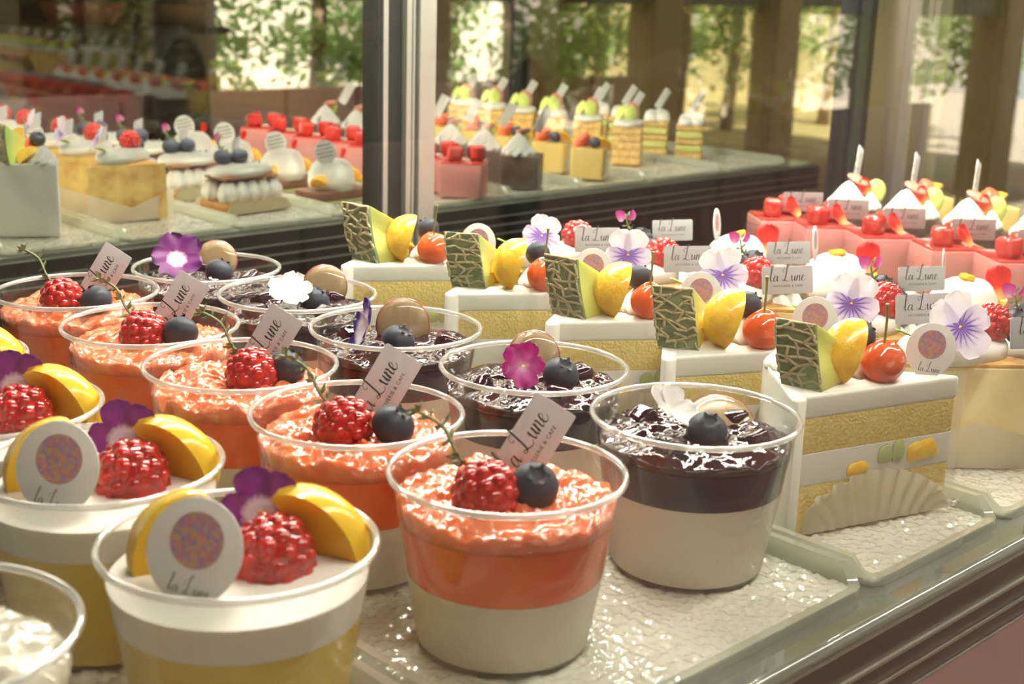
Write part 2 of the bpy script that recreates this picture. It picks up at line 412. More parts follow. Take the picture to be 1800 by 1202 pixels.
# ------------------------------------------------------------------ mesh helpers
class MB:
    def __init__(s):
        s.v, s.f = [], []

    def add(s, vs, fs, mtx=None):
        o = len(s.v)
        s.v += [tuple(mtx @ Vector(p)) if mtx else tuple(p) for p in vs]
        s.f += [tuple(i + o for i in f) for f in fs]
        return s

    def box(s, c, d, mtx=None):
        x, y, z = c
        a, b, e = d[0] / 2, d[1] / 2, d[2] / 2
        vs = [(x + i * a, y + j * b, z + k * e) for k in (-1, 1) for j in (-1, 1) for i in (-1, 1)]
        fs = [(0, 2, 3, 1), (4, 5, 7, 6), (0, 1, 5, 4), (2, 6, 7, 3), (0, 4, 6, 2), (1, 3, 7, 5)]
        return s.add(vs, fs, mtx)

    def lathe(s, prof, n=48, mtx=None, cap0=True, cap1=True, fn=None):
        vs, fs = [], []
        for (r, z) in prof:
            for k in range(n):
                a = 2 * PI * k / n
                p = (r * math.cos(a), r * math.sin(a), z)
                vs.append(fn(p, a) if fn else p)
        for i in range(len(prof) - 1):
            for k in range(n):
                k2 = (k + 1) % n
                fs.append((i * n + k, i * n + k2, (i + 1) * n + k2, (i + 1) * n + k))
        if cap0:
            fs.append(tuple(range(n))[::-1])
        if cap1:
            fs.append(tuple(range((len(prof) - 1) * n, len(prof) * n)))
        return s.add(vs, fs, mtx)

    def sphere(s, r, c=(0, 0, 0), sc=(1, 1, 1), nu=12, nv=8, mtx=None):
        vs = [(c[0], c[1], c[2] - r * sc[2])]
        for i in range(1, nv):
            t = -PI / 2 + PI * i / nv
            for k in range(nu):
                a = 2 * PI * k / nu
                vs.append((c[0] + r * sc[0] * math.cos(t) * math.cos(a), c[1] + r * sc[1] * math.cos(t) * math.sin(a), c[2] + r * sc[2] * math.sin(t)))
        vs.append((c[0], c[1], c[2] + r * sc[2]))
        fs = []
        for k in range(nu):
            fs.append((0, 1 + (k + 1) % nu, 1 + k))
        for i in range(nv - 2):
            for k in range(nu):
                a, b = 1 + i * nu + k, 1 + i * nu + (k + 1) % nu
                fs.append((a, b, b + nu, a + nu))
        last = len(vs) - 1
        for k in range(nu):
            fs.append((last, last - nu + k, last - nu + (k + 1) % nu))
        return s.add(vs, fs, mtx)

    def tube(s, pts, rad, n=6, mtx=None, flat=1.0):
        pts = [Vector(p) for p in pts]
        if not hasattr(rad, '__len__'):
            rad = [rad] * len(pts)
        vs, fs = [], []
        t0 = None
        side = None
        for i, p in enumerate(pts):
            t = (pts[min(i + 1, len(pts) - 1)] - pts[max(i - 1, 0)])
            t = t.normalized() if t.length > 1e-12 else Vector((0, 0, 1))
            if side is None:
                ref = Vector((0, 0, 1)) if abs(t.z) < 0.9 else Vector((1, 0, 0))
                side = t.cross(ref).normalized()
            side = (side - t * side.dot(t)).normalized()
            up = t.cross(side)
            for k in range(n):
                a = 2 * PI * k / n
                vs.append(p + rad[i] * (math.cos(a) * side + flat * math.sin(a) * up))
        for i in range(len(pts) - 1):
            for k in range(n):
                k2 = (k + 1) % n
                fs.append((i * n + k, i * n + k2, (i + 1) * n + k2, (i + 1) * n + k))
        fs.append(tuple(range(n))[::-1])
        fs.append(tuple(range((len(pts) - 1) * n, len(pts) * n)))
        return s.add(vs, fs, mtx)

    def prism(s, poly, z0, z1, mtx=None, top_shift=(0, 0)):
        n = len(poly)
        vs = [(x, y, z0) for x, y in poly] + [(x + top_shift[0], y + top_shift[1], z1) for x, y in poly]
        fs = [tuple(range(n))[::-1], tuple(range(n, 2 * n))] + [(i, (i + 1) % n, n + (i + 1) % n, n + i) for i in range(n)]
        return s.add(vs, fs, mtx)

    def rprism(s, poly, z0, z1, bev=0.001, mtx=None):
        """prism with small rounded horizontal edges"""
        cx = sum(p[0] for p in poly) / len(poly)
        cy = sum(p[1] for p in poly) / len(poly)
        n = len(poly)
        rings = []
        for z, k in ((z0, bev), (z0 + bev * 0.3, bev * 0.3), (z0 + bev, 0), (z1 - bev, 0), (z1 - bev * 0.3, bev * 0.3), (z1, bev)):
            ring = []
            for x, y in poly:
                d = math.hypot(x - cx, y - cy)
                q = (d - k) / d if d > 1e-9 else 1
                ring.append((cx + (x - cx) * q, cy + (y - cy) * q, z))
            rings.append(ring)
        vs = [p for r_ in rings for p in r_]
        fs = [tuple(range(n))[::-1], tuple(range(5 * n, 6 * n))]
        for i in range(5):
            for k in range(n):
                fs.append((i * n + k, i * n + (k + 1) % n, (i + 1) * n + (k + 1) % n, (i + 1) * n + k))
        return s.add(vs, fs, mtx)

    def grid(s, fn, nu, nv, closed=False, mtx=None):
        vs = [fn(i / (nu - 1), j / (nv - 1)) for j in range(nv) for i in range(nu)]
        fs = [(j * nu + i, j * nu + i + 1, (j + 1) * nu + i + 1, (j + 1) * nu + i) for j in range(nv - 1) for i in range(nu - 1)]
        return s.add(vs, fs, mtx)

    def mesh(s, name, m, smooth=True, angle=None):
        me = bpy.data.meshes.new(name)
        me.from_pydata(s.v, [], s.f)
        me.update()
        bm = bmesh.new()
        bm.from_mesh(me)
        bmesh.ops.recalc_face_normals(bm, faces=bm.faces)
        for f in bm.faces:
            f.smooth = smooth
        if angle is not None:
            for e in bm.edges:
                if len(e.link_faces) == 2 and e.calc_face_angle(0) > R(angle):
                    e.smooth = False
        bm.to_mesh(me)
        bm.free()
        me.materials.append(m)
        return me


def rpoly(poly, r, n=4):
    """round the corners of a 2-D polygon"""
    out = []
    N = len(poly)
    for i in range(N):
        p = Vector(poly[i])
        a = (Vector(poly[i - 1]) - p)
        b = (Vector(poly[(i + 1) % N]) - p)
        rr = min(r, a.length * 0.45, b.length * 0.45)
        a, b = p + a.normalized() * rr, p + b.normalized() * rr
        for k in range(n + 1):
            t = k / n
            q = (1 - t) ** 2 * a + 2 * t * (1 - t) * p + t * t * b
            out.append((q.x, q.y))
    return out


def catmull(pts, n=8):
    out = []
    P_ = [Vector(p) for p in pts]
    for i in range(len(P_) - 1):
        p0, p1, p2, p3 = P_[max(i - 1, 0)], P_[i], P_[i + 1], P_[min(i + 2, len(P_) - 1)]
        for k in range(n):
            t = k / n
            out.append(0.5 * ((2 * p1) + (p2 - p0) * t + (2 * p0 - 5 * p1 + 4 * p2 - p3) * t * t + (3 * p1 - p0 - 3 * p2 + p3) * t ** 3))
    out.append(P_[-1])
    return out


def place(o, loc=(0, 0, 0), rot=None, sc=1.0, axes=None):
    if axes:
        x, y, z = axes
        m = Matrix(((x[0], y[0], z[0], loc[0]), (x[1], y[1], z[1], loc[1]), (x[2], y[2], z[2], loc[2]), (0, 0, 0, 1)))
        if sc != 1.0:
            m = m @ Matrix.Diagonal((sc, sc, sc, 1))
        o.matrix_basis = m
    else:
        o.location = loc
        if rot:
            o.rotation_euler = rot
        o.scale = (sc, sc, sc) if not hasattr(sc, '__len__') else sc
    return o


def tag(o, label, cat, group=None):
    o['label'] = label
    o['category'] = cat
    if group:
        o['group'] = group
    return o


def thing(name, label, cat, loc=(0, 0, 0), rz=0.0, group=None):
    o = bpy.data.objects.new(name, None)
    COL.objects.link(o)
    o.empty_display_size = 0.01
    o.location = loc
    o.rotation_euler = (0, 0, rz)
    return tag(o, label, cat, group)


def part(name, me, parent=None, loc=(0, 0, 0), rot=None, sc=1.0, axes=None, label=None, kind=None):
    o = bpy.data.objects.new(name, me)
    COL.objects.link(o)
    if parent is not None:
        o.parent = parent
    place(o, loc, rot, sc, axes)
    if label:
        o['label'] = label
    if kind:
        o['kind'] = kind
    return o


def struct(name, me, loc=(0, 0, 0)):
    return part(name, me, None, loc, kind='structure')


CACHE = {}


def cached(key, fn):
    if key not in CACHE:
        CACHE[key] = fn()
    return CACHE[key]


def ortho(n, up):
    n = Vector(n).normalized()
    up = Vector(up)
    up = (up - n * up.dot(n)).normalized()
    return up.cross(n), up, n      # x, y, z


# ------------------------------------------------------------------ fruit and flower meshes
def raspberry_mesh(key='rasp', tall=1.0):
    def build():
        mb = MB()
        rnd = random.Random(3)
        a, b = 0.0084, 0.0088 * tall
        rows = 6
        for i in range(rows):
            t = -0.85 + (PI / 2 + 0.72) * i / (rows - 1)
            rr = a * math.cos(t) * (1.0 if t > 0 else 1.0)
            z = b * math.sin(t)
            n = max(1, int(round(2 * PI * rr / 0.0042)))
            for k in range(n):
                ph = 2 * PI * (k + 0.5 * (i % 2)) / n + rnd.uniform(-.1, .1)
                s_ = rnd.uniform(0.0024, 0.0031)
                mb.sphere(s_, (rr * math.cos(ph), rr * math.sin(ph), z + rnd.uniform(-.0003, .0003)), nu=9, nv=6)
        mb.sphere(0.0102, (0, 0, 0), (1, 1, 1.02 * tall), nu=16, nv=10)
        return mb.mesh('raspberry', M_rasp)
    return cached(key, build)


def blueberry_parts(parent, loc, r=0.0085, tilt=(0, 0, 0), sub=True):
    def body():
        prof = []
        for i in range(1, 15):
            t = -PI / 2 + (PI * 0.90) * i / 14
            prof.append((math.cos(t), 0.88 * math.sin(t)))
        prof += [(0.30, 0.80), (0.2, 0.72), (0.05, 0.70)]
        return MB().lathe([(0.02, -0.88)] + prof, 22).mesh('blueberry', M_blue)

    def crown():
        mb = MB()
        for k in range(5):
            a = 2 * PI * k / 5
            vs = []
            for (rr, da, z) in ((0.26, -0.42, 0.78), (0.26, 0.42, 0.78), (0.44, 0.22, 0.90), (0.54, 0.0, 0.93), (0.44, -0.22, 0.90)):
                vs.append((rr * math.cos(a + da), rr * math.sin(a + da), z))
            mb.add(vs, [(0, 1, 2, 3, 4)])
            mb.add([(x * 0.97, y * 0.97, z - 0.03) for x, y, z in vs], [(4, 3, 2, 1, 0)])
        mb.lathe([(0.3, 0.775), (0.12, 0.73), (0.02, 0.72)], 16, cap0=False)
        return mb.mesh('calyx', M_bcal, smooth=False)
    b = part('blueberry', cached('bb', body), parent, loc, tilt, r)
    if sub:
        part('calyx', cached('bbc', crown), b)
    return b


def cherry_parts(parent, loc, r=0.014, rz=0.0):
    def body():
        prof = [(0.02, -0.86)]
        for i in range(1, 14):
            t = -PI / 2 + PI * 0.86 * i / 13
            prof.append((math.cos(t) * 1.0, 0.9 * math.sin(t)))
        prof += [(0.36, 0.80), (0.24, 0.72), (0.12, 0.63), (0.02, 0.60)]

        def fn(p, a):
            k = 1 - 0.06 * math.exp(-((a - 4.4) / 0.35) ** 2)
            return (p[0] * k, p[1] * k * 0.94, p[2] + 0.06 * math.cos(2 * a) * max(0, p[2]))
        return MB().lathe(prof, 28, fn=fn).mesh('cherry', M_cher)

    def stem():
        pts = catmull([(0, 0, 0.6), (0.02, 0.02, 1.0), (-0.08, 0.0, 1.8), (-0.22, 0.02, 2.45)], 6)
        return MB().tube(pts, [0.055 if i < len(pts) - 4 else 0.055 + 0.012 * (i - len(pts) + 4) for i in range(len(pts))], 7).mesh('stem', M_stem)
    c = part('cherry', cached('cher', body), parent, loc, (0, 0, rz), r)
    part('stem', cached('cherst', stem), c, label='thin green cherry stem')
    return c


def melon_parts(parent, loc, axes, seed=0, sc=1.0):
    """slice of netted melon standing on end: x to the right, y away, z up; the netted rind on the left side"""
    P0, P1, P2 = Vector((-0.011, 0.009)), Vector((0.009, -0.005)), Vector((0.030, 0.014))
    SH = Vector((0.007, 0.0))

    def rindp(u, v):      # u along width 0..1, v up 0..1
        bow = math.sin(PI * v) * 0.0018
        q = P0.lerp(P1, u) + SH * (1 - v) * 1.0
        nrm = Vector((-(P1 - P0).y * -1, -(P1 - P0).x)).normalized()
        nrm = Vector((P1.y - P0.y, -(P1.x - P0.x))).normalized()
        q = q + nrm * bow
        return Vector((q.x, q.y, 0.039 * v))

    def flesh():
        mb = MB()
        n = 8
        A = [rindp(0, i / (n - 1)) for i in range(n)]
        B = [rindp(1, i / (n - 1)) for i in range(n)]
        Cn = [Vector((P2.x + 0.003 * math.sin(i), P2.y, 0.022 * i / (n - 1))) for i in range(n)]
        vs = A + B + Cn
        fs = []
        for i in range(n - 1):
            fs += [(i, i + 1, n + i + 1, n + i), (n + i, n + i + 1, 2 * n + i + 1, 2 * n + i), (2 * n + i, 2 * n + i + 1, i + 1, i)]
        fs += [(0, n, 2 * n), (n - 1, 3 * n - 1, 2 * n - 1)]
        return mb.add(vs, fs).mesh('melon', M_melon, angle=30)

    def rind():
        mb = MB()
        nrm = Vector((P1.y - P0.y, -(P1.x - P0.x), 0)).normalized()
        def outer(u, v):
            return rindp(u, v) + nrm * 0.0022
        def inner(u, v):
            return rindp(u, v) + nrm * 0.0001
        nu, nv = 6, 9
        g = [outer(i / (nu - 1), j / (nv - 1)) for j in range(nv) for i in range(nu)]
        h = [inner(i / (nu - 1), j / (nv - 1)) for j in range(nv) for i in range(nu)]
        fs = [(j * nu + i, j * nu + i + 1, (j + 1) * nu + i + 1, (j + 1) * nu + i) for j in range(nv - 1) for i in range(nu - 1)]
        o = nu * nv
        fs += [tuple(o + k for k in f)[::-1] for f in fs]
        for i in range(nu - 1):
            fs += [(i, i + 1, o + i + 1, o + i), ((nv - 1) * nu + i, (nv - 1) * nu + i + 1, o + (nv - 1) * nu + i + 1, o + (nv - 1) * nu + i)]
        for j in range(nv - 1):
            fs += [(j * nu, (j + 1) * nu, o + (j + 1) * nu, o + j * nu), (j * nu + nu - 1, (j + 1) * nu + nu - 1, o + (j + 1) * nu + nu - 1, o + j * nu + nu - 1)]
        return mb.add(g + h, fs).mesh('rind', M_rind, angle=40)

    def net():
        mb = MB()
        rnd = random.Random(11 + seed)
        nrm = Vector((P1.y - P0.y, -(P1.x - P0.x), 0)).normalized()
        nr, nc = 8, 4
        K = {}
        for j in range(nr + 1):
            for i in range(nc + 1):
                K[i, j] = (min(1, max(0, (i + rnd.uniform(-.28, .28)) / nc)), min(1, max(0, (j + rnd.uniform(-.35, .35)) / nr)))
        def seg(a, b):
            pts = []
            for k in range(5):
                t = k / 4
                u, v = a[0] + (b[0] - a[0]) * t, a[1] + (b[1] - a[1]) * t
                u += 0.03 * math.sin(t * PI) * rnd.uniform(-1, 1)
                pts.append(rindp(min(1, max(0, u)), v) + nrm * 0.0025)
            mb.tube(pts, rnd.uniform(0.00065, 0.00105), 5)
        for j in range(nr + 1):
            for i in range(nc):
                if rnd.random() < 0.85:
                    seg(K[i, j], K[i + 1, j])
        for i in range(nc + 1):
            for j in range(nr):
                if rnd.random() < 0.7:
                    seg(K[i, j], K[min(nc, max(0, i + rnd.choice((0, 0, 1, -1)))), j + 1])
        return mb.mesh('netting', M_net)
    m = part('melon_slice', cached('mel', flesh), parent, loc, None, sc, axes)
    rn = part('rind', cached('rind', rind), m, label='dark green melon rind')
    part('netting', cached('net%d' % (seed % 3), net), rn, label='raised corky netting on the rind')
    return m


def segment_mesh(key, m, ang=46, rad=0.019, cut=0.0, flat=1.0):
    """peeled citrus segment or fruit wedge: a spherical wedge standing on its straight edge; the outer arc up"""
    def build():
        mb = MB()
        nu, nv = 9, 15
        A = R(ang) / 2

        def outer(u, v):
            t = PI * (0.06 + 0.88 * v)
            a = -A + 2 * A * u
            bulge = 1 + 0.02 * math.sin(9 * v + 5 * u)
            rr = rad * bulge
            x = rr * math.cos(t)
            h = rr * math.sin(t)
            return (x, h * math.sin(a) * flat, h * math.cos(a) - 0.001)
        vs = [outer(i / (nu - 1), j / (nv - 1)) for j in range(nv) for i in range(nu)]
        fs = [(j * nu + i, j * nu + i + 1, (j + 1) * nu + i + 1, (j + 1) * nu + i) for j in range(nv - 1) for i in range(nu - 1)]
        base = len(vs)
        for j in range(nv):
            t = PI * (0.06 + 0.88 * j / (nv - 1))
            vs.append((rad * 0.95 * math.cos(t), 0, -0.001))
        for j in range(nv - 1):
            fs.append((j * nu, (j + 1) * nu, base + j + 1, base + j))
            fs.append((j * nu + nu - 1, base + j, base + j + 1, (j + 1) * nu + nu - 1))
        fs.append(tuple(range(nu)) + (base,))
        fs.append(tuple((nv - 1) * nu + i for i in range(nu))[::-1] + (base + nv - 1,))
        return mb.add(vs, fs).mesh('segment', m, angle=50)
    return cached(key, build)


def petal_mesh(key, m, L=0.014, W=0.014, cup=0.25, ruffle=0.0, base=0.12):
    def build():
        mb = MB()

        def f(u, v):
            w = W * (base + (1 - base) * math.sin(PI * min(1, 0.08 + 0.62 * v)) ** 0.8) * (1 if v < 0.8 else math.sqrt(max(0.02, 1 - ((v - 0.8) / 0.21) ** 2)))
            x = (u - 0.5) * w
            y = L * v
            z = cup * L * (v * v * 0.6) + cup * 1.4 * (x * x) / W + ruffle * L * math.sin(7 * (u - 0.5) + 3 * v) * v
            return (x, y, z)
        mb.grid(f, 9, 10)
        me = mb.mesh('petal', m)
        return me
    return cached(key, build)


def flower(parent, loc, n, up, mats, L=0.015, name='viola_flower', label=None, eye=True, cup=0.25, W=1.0, key=''):
    """five petals round a small eye; n = direction the flower faces, up = towards its two upper petals; mats = (upper, side, lower)"""
    ax = ortho(n, up)
    eyem = cached('eye', lambda: MB().sphere(0.0016, sc=(1, 1, 0.7), nu=10, nv=6).mesh('flower_eye', M_eye))
    fl = part(name, eyem, parent, loc, None, 1.0, ax, label=label)
    spec = ((27, mats[0], 1.12, 0.92, 0.0006), (-27, mats[0], 1.12, 0.92, 0.0014), (96, mats[1], 0.95, 0.82, 0.0020), (-96, mats[1], 0.95, 0.82, 0.0020), (180, mats[2], 1.0, 1.12, 0.0026))
    for ang, m, l_, w_, z in spec:
        me = petal_mesh('pet%s%s%.2f%.2f%.3f' % (m.name, key, l_, w_, L), m, L * l_, L * w_ * W, cup, 0.07)
        part('petal', me, fl, (0, 0, z - 0.0012), (0, 0, R(ang)))
    return fl


def thyme(parent, loc, axes=None, rot=None, n=6, L=0.03, name='thyme_sprig', key='th', seed=4):
    def build():
        rnd = random.Random(seed)
        mb = MB()
        pts = catmull([(0, 0, 0), (0.001, 0.002, L * 0.35), (-0.002, 0.001, L * 0.7), (0.001, -0.001, L)], 4)
        mb.tube(pts, 0.0007, 5)
        for i in range(n):
            t = 0.25 + 0.75 * i / (n - 1)
            p = pts[min(len(pts) - 1, int(t * (len(pts) - 1)))]
            for k in range(3 if i < n - 1 else 5):
                a = rnd.uniform(0, 2 * PI)
                d = Vector((math.cos(a), math.sin(a), rnd.uniform(0.3, 1.0))).normalized()
                l_ = rnd.uniform(0.0042, 0.0070)
                s_ = d.cross(Vector((0, 0, 1))).normalized() * 0.0014
                up_ = d.cross(s_).normalized() * 0.0004
                mb.add([p, p + d * l_ * 0.5 + s_ + up_, p + d * l_, p + d * l_ * 0.5 - s_ + up_, p + d * l_ * 0.5 - up_ * 2], [(0, 1, 2), (0, 2, 3), (0, 4, 1), (1, 4, 2), (2, 4, 3), (3, 4, 0)])
        return mb.mesh('thyme', M_thyme, smooth=False)
    return part(name, cached(key, build), parent, loc, rot, 1.0, axes)


def swirl_mesh(key, r=0.02, h=0.024, lobes=9, twist=1.2, m=None, turns=1.0):
    """piped cream kiss with twisted ridges"""
    def build():
        prof = []
        for i in range(15):
            t = i / 14
            rr = r * (0.86 + 0.14 * math.sin(PI * min(1, t * 2.2))) * (1 - t) ** 0.62 if t < 1 else 0.0003
            prof.append((max(rr, 0.0003), h * t))

        def fn(p, a):
            t = p[2] / h
            rr = math.hypot(p[0], p[1])
            k = 1 + 0.11 * math.cos(lobes * (a + twist * t))
            return (rr * k * math.cos(a), rr * k * math.sin(a), p[2])
        return MB().lathe(prof, lobes * 6, fn=fn).mesh('cream_swirl', m or M_cream)
    return cached(key, build)


def quenelle_mesh(key, a, b, h, m=None, seed=0, flat=0.0):
    def build():
        mb = MB()
        nu, nv = 28, 10
        vs, fs = [], []
        for j in range(nv):
            t = (PI / 2) * j / (nv - 1)
            for k in range(nu):
                ph = 2 * PI * k / nu
                w = 1 + 0.05 * noise.noise(Vector((math.cos(ph) * 1.5 + seed, math.sin(ph) * 1.5, t)))
                ct = math.cos(t) ** 0.65 if t < PI / 2 else 0.0
                vs.append((a * ct * math.cos(ph) * w, b * ct * math.sin(ph) * w, h * math.sin(t) ** (0.8 + flat) * (1 + 0.05 * noise.noise(Vector((math.cos(ph) * 2, math.sin(ph) * 2 + seed, t * 3))))))
        for j in range(nv - 1):
            for k in range(nu):
                fs.append((j * nu + k, j * nu + (k + 1) % nu, (j + 1) * nu + (k + 1) % nu, (j + 1) * nu + k))
        fs.append(tuple(range(nu))[::-1])
        return mb.add(vs, fs).mesh('cream', m or M_cream)
    return cached(key, build)


def gem_mesh(key='gem', s=0.017, m=None):
    """glazed jelly cube with soft edges and a dimple"""
    def build():
        mb = MB()
        n = 7
        for ax in range(3):
            for sg in (-1, 1):
                def f(u, v, ax=ax, sg=sg):
                    p = [0, 0, 0]
                    p[ax] = sg
                    p[(ax + 1) % 3] = 2 * u - 1
                    p[(ax + 2) % 3] = 2 * v - 1
                    q = Vector(p)
                    k = (abs(q.x) ** 5 + abs(q.y) ** 5 + abs(q.z) ** 5) ** 0.2
                    q = q / k
                    q *= 1 + 0.07 * noise.noise(q * 1.7)
                    return q * (s / 2)
                mb.grid(f, n, n)
        me = mb.mesh(key, m or M_redj)
        bm = bmesh.new()
        bm.from_mesh(me)
        bmesh.ops.remove_doubles(bm, verts=bm.verts, dist=s * 0.01)
        bmesh.ops.recalc_face_normals(bm, faces=bm.faces)
        bm.to_mesh(me)
        bm.free()
        return me
    return cached(key, build)


# ------------------------------------------------------------------ shop cards
STROKES = [
    [(-.06, .10), (.06, .35), (.19, .78), (.22, .98), (.17, 1.0), (.11, .75), (.06, .35), (.04, .08), (.09, .0), (.18, .10)],
    [(.46, .30), (.38, .35), (.27, .24), (.24, .07), (.31, .0), (.41, .12), (.49, .34), (.46, .12), (.48, .0), (.58, .08)],
    [(.93, .60), (.85, .58), (.82, .68), (.90, .79), (1.04, .80), (1.17, .90), (1.24, 1.02), (1.20, 1.10), (1.14, 1.03), (1.10, .80), (1.04, .45), (.97, .14), (.88, .01), (.78, .03),
     (.80, .11), (.92, .08), (1.06, .0), (1.20, -.02), (1.32, .08)],
    [(1.34, .22), (1.42, .36), (1.40, .14), (1.43, .0), (1.52, .08), (1.61, .35), (1.58, .1), (1.61, .0), (1.68, .1)],
    [(1.68, .1), (1.76, .36), (1.74, .2), (1.70, .0), (1.76, .2), (1.87, .36), (1.91, .28), (1.87, .08), (1.91, .0), (2.0, .1)],
    [(2.0, .12), (2.12, .18), (2.20, .30), (2.14, .37), (2.06, .26), (2.04, .08), (2.11, .0), (2.22, .05), (2.30, .15)]]


def script_mesh(key, width, z, sub=True):
    """flat ink: the shop name in a slanted script, and small capitals beneath it"""
    def build():
        k = width / 2.36
        mb = MB()
        for st in STROKES:
            pts = catmull([(x - 1.12, y, 0) for x, y in st], 6)
            vs = []
            for i, p in enumerate(pts):
                t = pts[min(i + 1, len(pts) - 1)] - pts[max(i - 1, 0)]
                t = t.normalized() if t.length > 1e-9 else Vector((1, 0, 0))
                nrm = Vector((-t.y, t.x, 0))
                w = 0.011 + 0.020 * max(0.0, -t.y)
                vs += [(p + nrm * w) * k, (p - nrm * w) * k]
            fs = [(2 * i, 2 * i + 1, 2 * i + 3, 2 * i + 2) for i in range(len(pts) - 1)]
            mb.add([(v[0], v[1], z) for v in vs], fs)
        if sub:
            cu = bpy.data.curves.new('caps', 'FONT')
            cu.body = 'PATISSERIE & CAFE'
            cu.size = 0.20 * k
            cu.align_x = 'CENTER'
            cu.space_character = 1.12
            cu.resolution_u = 2
            to = bpy.data.objects.new('caps', cu)
            COL.objects.link(to)
            bpy.context.view_layer.update()
            dg = bpy.context.evaluated_depsgraph_get()
            me = to.evaluated_get(dg).to_mesh()
            mb.add([(v.co.x + 0.05 * k, v.co.y - 0.38 * k, z) for v in me.vertices], [tuple(p_.vertices) for p_ in me.polygons])
            to.evaluated_get(dg).to_mesh_clear()
            bpy.data.objects.remove(to)
            bpy.data.curves.remove(cu)
        return mb.mesh('lettering', M_ink, smooth=False)
    return cached(key, build)


def fine_print_mesh():
    def build():
        mb = MB()
        rnd = random.Random(5)
        for row in range(4):
            y = 0.0078 - row * 0.0046
            half = math.sqrt(max(0, 0.0118 ** 2 - y * y)) * 0.85
            x = -half
            while x < half:
                w = rnd.uniform(0.0008, 0.0018)
                mb.add([(x, y, 0), (x + w, y, 0), (x + w, y + 0.0021, 0), (x, y + 0.0021, 0)], [(0, 1, 2, 3)])
                x += w + rnd.uniform(0.0004, 0.0008)
        return mb.mesh('fine_print', mat('grey_ink', (0.10, 0.10, 0.09), rough=0.6), smooth=False)
    return cached('fineprint', build)


def round_card(label, loc, n, up, group='round cards with a printed circle', rad=0.0135):
    """disc on a tapering tongue that is pushed into the dessert; centre of the disc at loc"""
    def disc():
        poly = []
        for i in range(33):
            a = R(-62) + R(304) * i / 32
            poly.append((1.0 * math.cos(a), 1.13 * math.sin(a)))
        poly += [(-0.40, -1.45), (-0.05, -1.75), (0.05, -1.75), (0.40, -1.45)]
        return MB().rprism([(x * 0.0135, y * 0.0135) for x, y in poly], -0.0003, 0.0003, 0.00005).mesh('round_card', M_white, angle=30)
    o = part('round_card', cached('rcard', disc), None, loc, None, rad / 0.0135, ortho(n, up))
    tag(o, label, 'card', group)
    part('printed_circle', cached('rprint', lambda: MB().lathe([(0.0076, 0.00034), (0.0076, 0.00040)], 36, fn=lambda p, a: (p[0], p[1] * 1.08 + 0.003, p[2])).mesh('printed_circle', M_print, smooth=False)), o, label='circle of pink, violet and olive dots')
    part('lettering', script_mesh('script_small', 0.0125, 0.00038, sub=False), o, (0.0010, -0.0125, 0), label='black script lettering')
    part('fine_print', fine_print_mesh(), o, (0, 0, -0.00036), (0, PI, 0), label='rows of small grey print on the back')
    return o


def flat_card(label, loc, n, up, group, w=0.033, h=0.0185, m=None):
    def build():
        return MB().rprism(rpoly([(-w / 2, -h / 2), (w / 2, -h / 2), (w / 2, h / 2), (-w / 2, h / 2)], 0.0012), -0.00025, 0.00025, 0.00004).mesh('shop_card', m or M_pearl, angle=30)
    o = part('shop_card', cached('fcard%.4f%.4f%s' % (w, h, (m or M_pearl).name), build), None, loc, None, 1.0, ortho(n, up))
    tag(o, label, 'card', group)
    part('lettering', script_mesh('script_%.4f' % w, w * 0.72, 0.00030), o, (0.0, -0.0005, 0), label='black script lettering over small capitals')
    return o


def tilted(n, deg, base=(0, 0, 1)):
    """an 'up' direction leaning by deg (to the right when seen along -n)"""
    x, y, z = ortho(n, base)
    a = R(deg)
    return y * math.cos(a) + x * math.sin(a)


TOCAM = (-RIGHT * 0.0 - FWD)                      # towards the customers' side
HF = Vector((-FWD.x, -FWD.y, 0)).normalized()


def facing(dx=0.0, dz=0.0):
    """card normal towards the customers, turned by dx (to the right) and dz (upwards)"""
    return (HF + _r * dx + Vector((0, 0, dz))).normalized()


ORD = ['nearest', 'second nearest', 'middle', 'second farthest', 'farthest']

# ------------------------------------------------------------------ the display case
YM = 0.59          # mirror plane
YB = 0.408          # rear edge of the shelf
YF = -0.084        # front edge of the shelf
XL, XR = -0.62, 1.25
case = thing('display_case', 'refrigerated glass display case with bronze fascia holding all the desserts', 'display case', (0, 0, 0))


def fascia(y, out):
    mb = MB()
    mb.box(((XL + XR) / 2, y, -0.021), (XR - XL, 0.008, 0.034))
    return mb


part('front_fascia', fascia(YF - 0.003, -1).mesh('front_fascia', M_bronze, smooth=False), case)
part('rear_fascia', fascia(YB + 0.003, 1).mesh('rear_fascia', M_alud, smooth=False), case)
for y, s_ in ((YF - 0.0075, -1), (YB + 0.0075, 1)):
    for z in (-0.017, -0.027, -0.037):
        part('fascia_groove', MB().box(((XL + XR) / 2, y, z), (XR - XL, 0.002, 0.0014)).mesh('groove', M_alum, smooth=False), case, label='thin bright groove line')
part('lower_front_panel', MB().box(((XL + XR) / 2, YF + 0.015, -0.45), (XR - XL, 0.02, 0.82)).mesh('lower_front_panel', M_pinkpn, smooth=False), case, label='pink laminate panel under the shelf')
part('lower_rear_panel', MB().box(((XL + XR) / 2, YB - 0.02, -0.45), (XR - XL, 0.02, 0.82)).mesh('lower_rear_panel', M_alud, smooth=False), case)
part('roof', MB().box(((XL + XR) / 2, 0.18, 0.50), (XR - XL, 0.86, 0.03)).mesh('roof', M_alud, smooth=False), case)
part('front_header', MB().box(((XL + XR) / 2, -0.215, 0.455), (XR - XL, 0.03, 0.12)).mesh('front_header', M_bronze, smooth=False), case)
part('corner_post', MB().box((XR, -0.215, 0.20), (0.02, 0.03, 0.62)).mesh('corner_post', M_black, smooth=False), case)
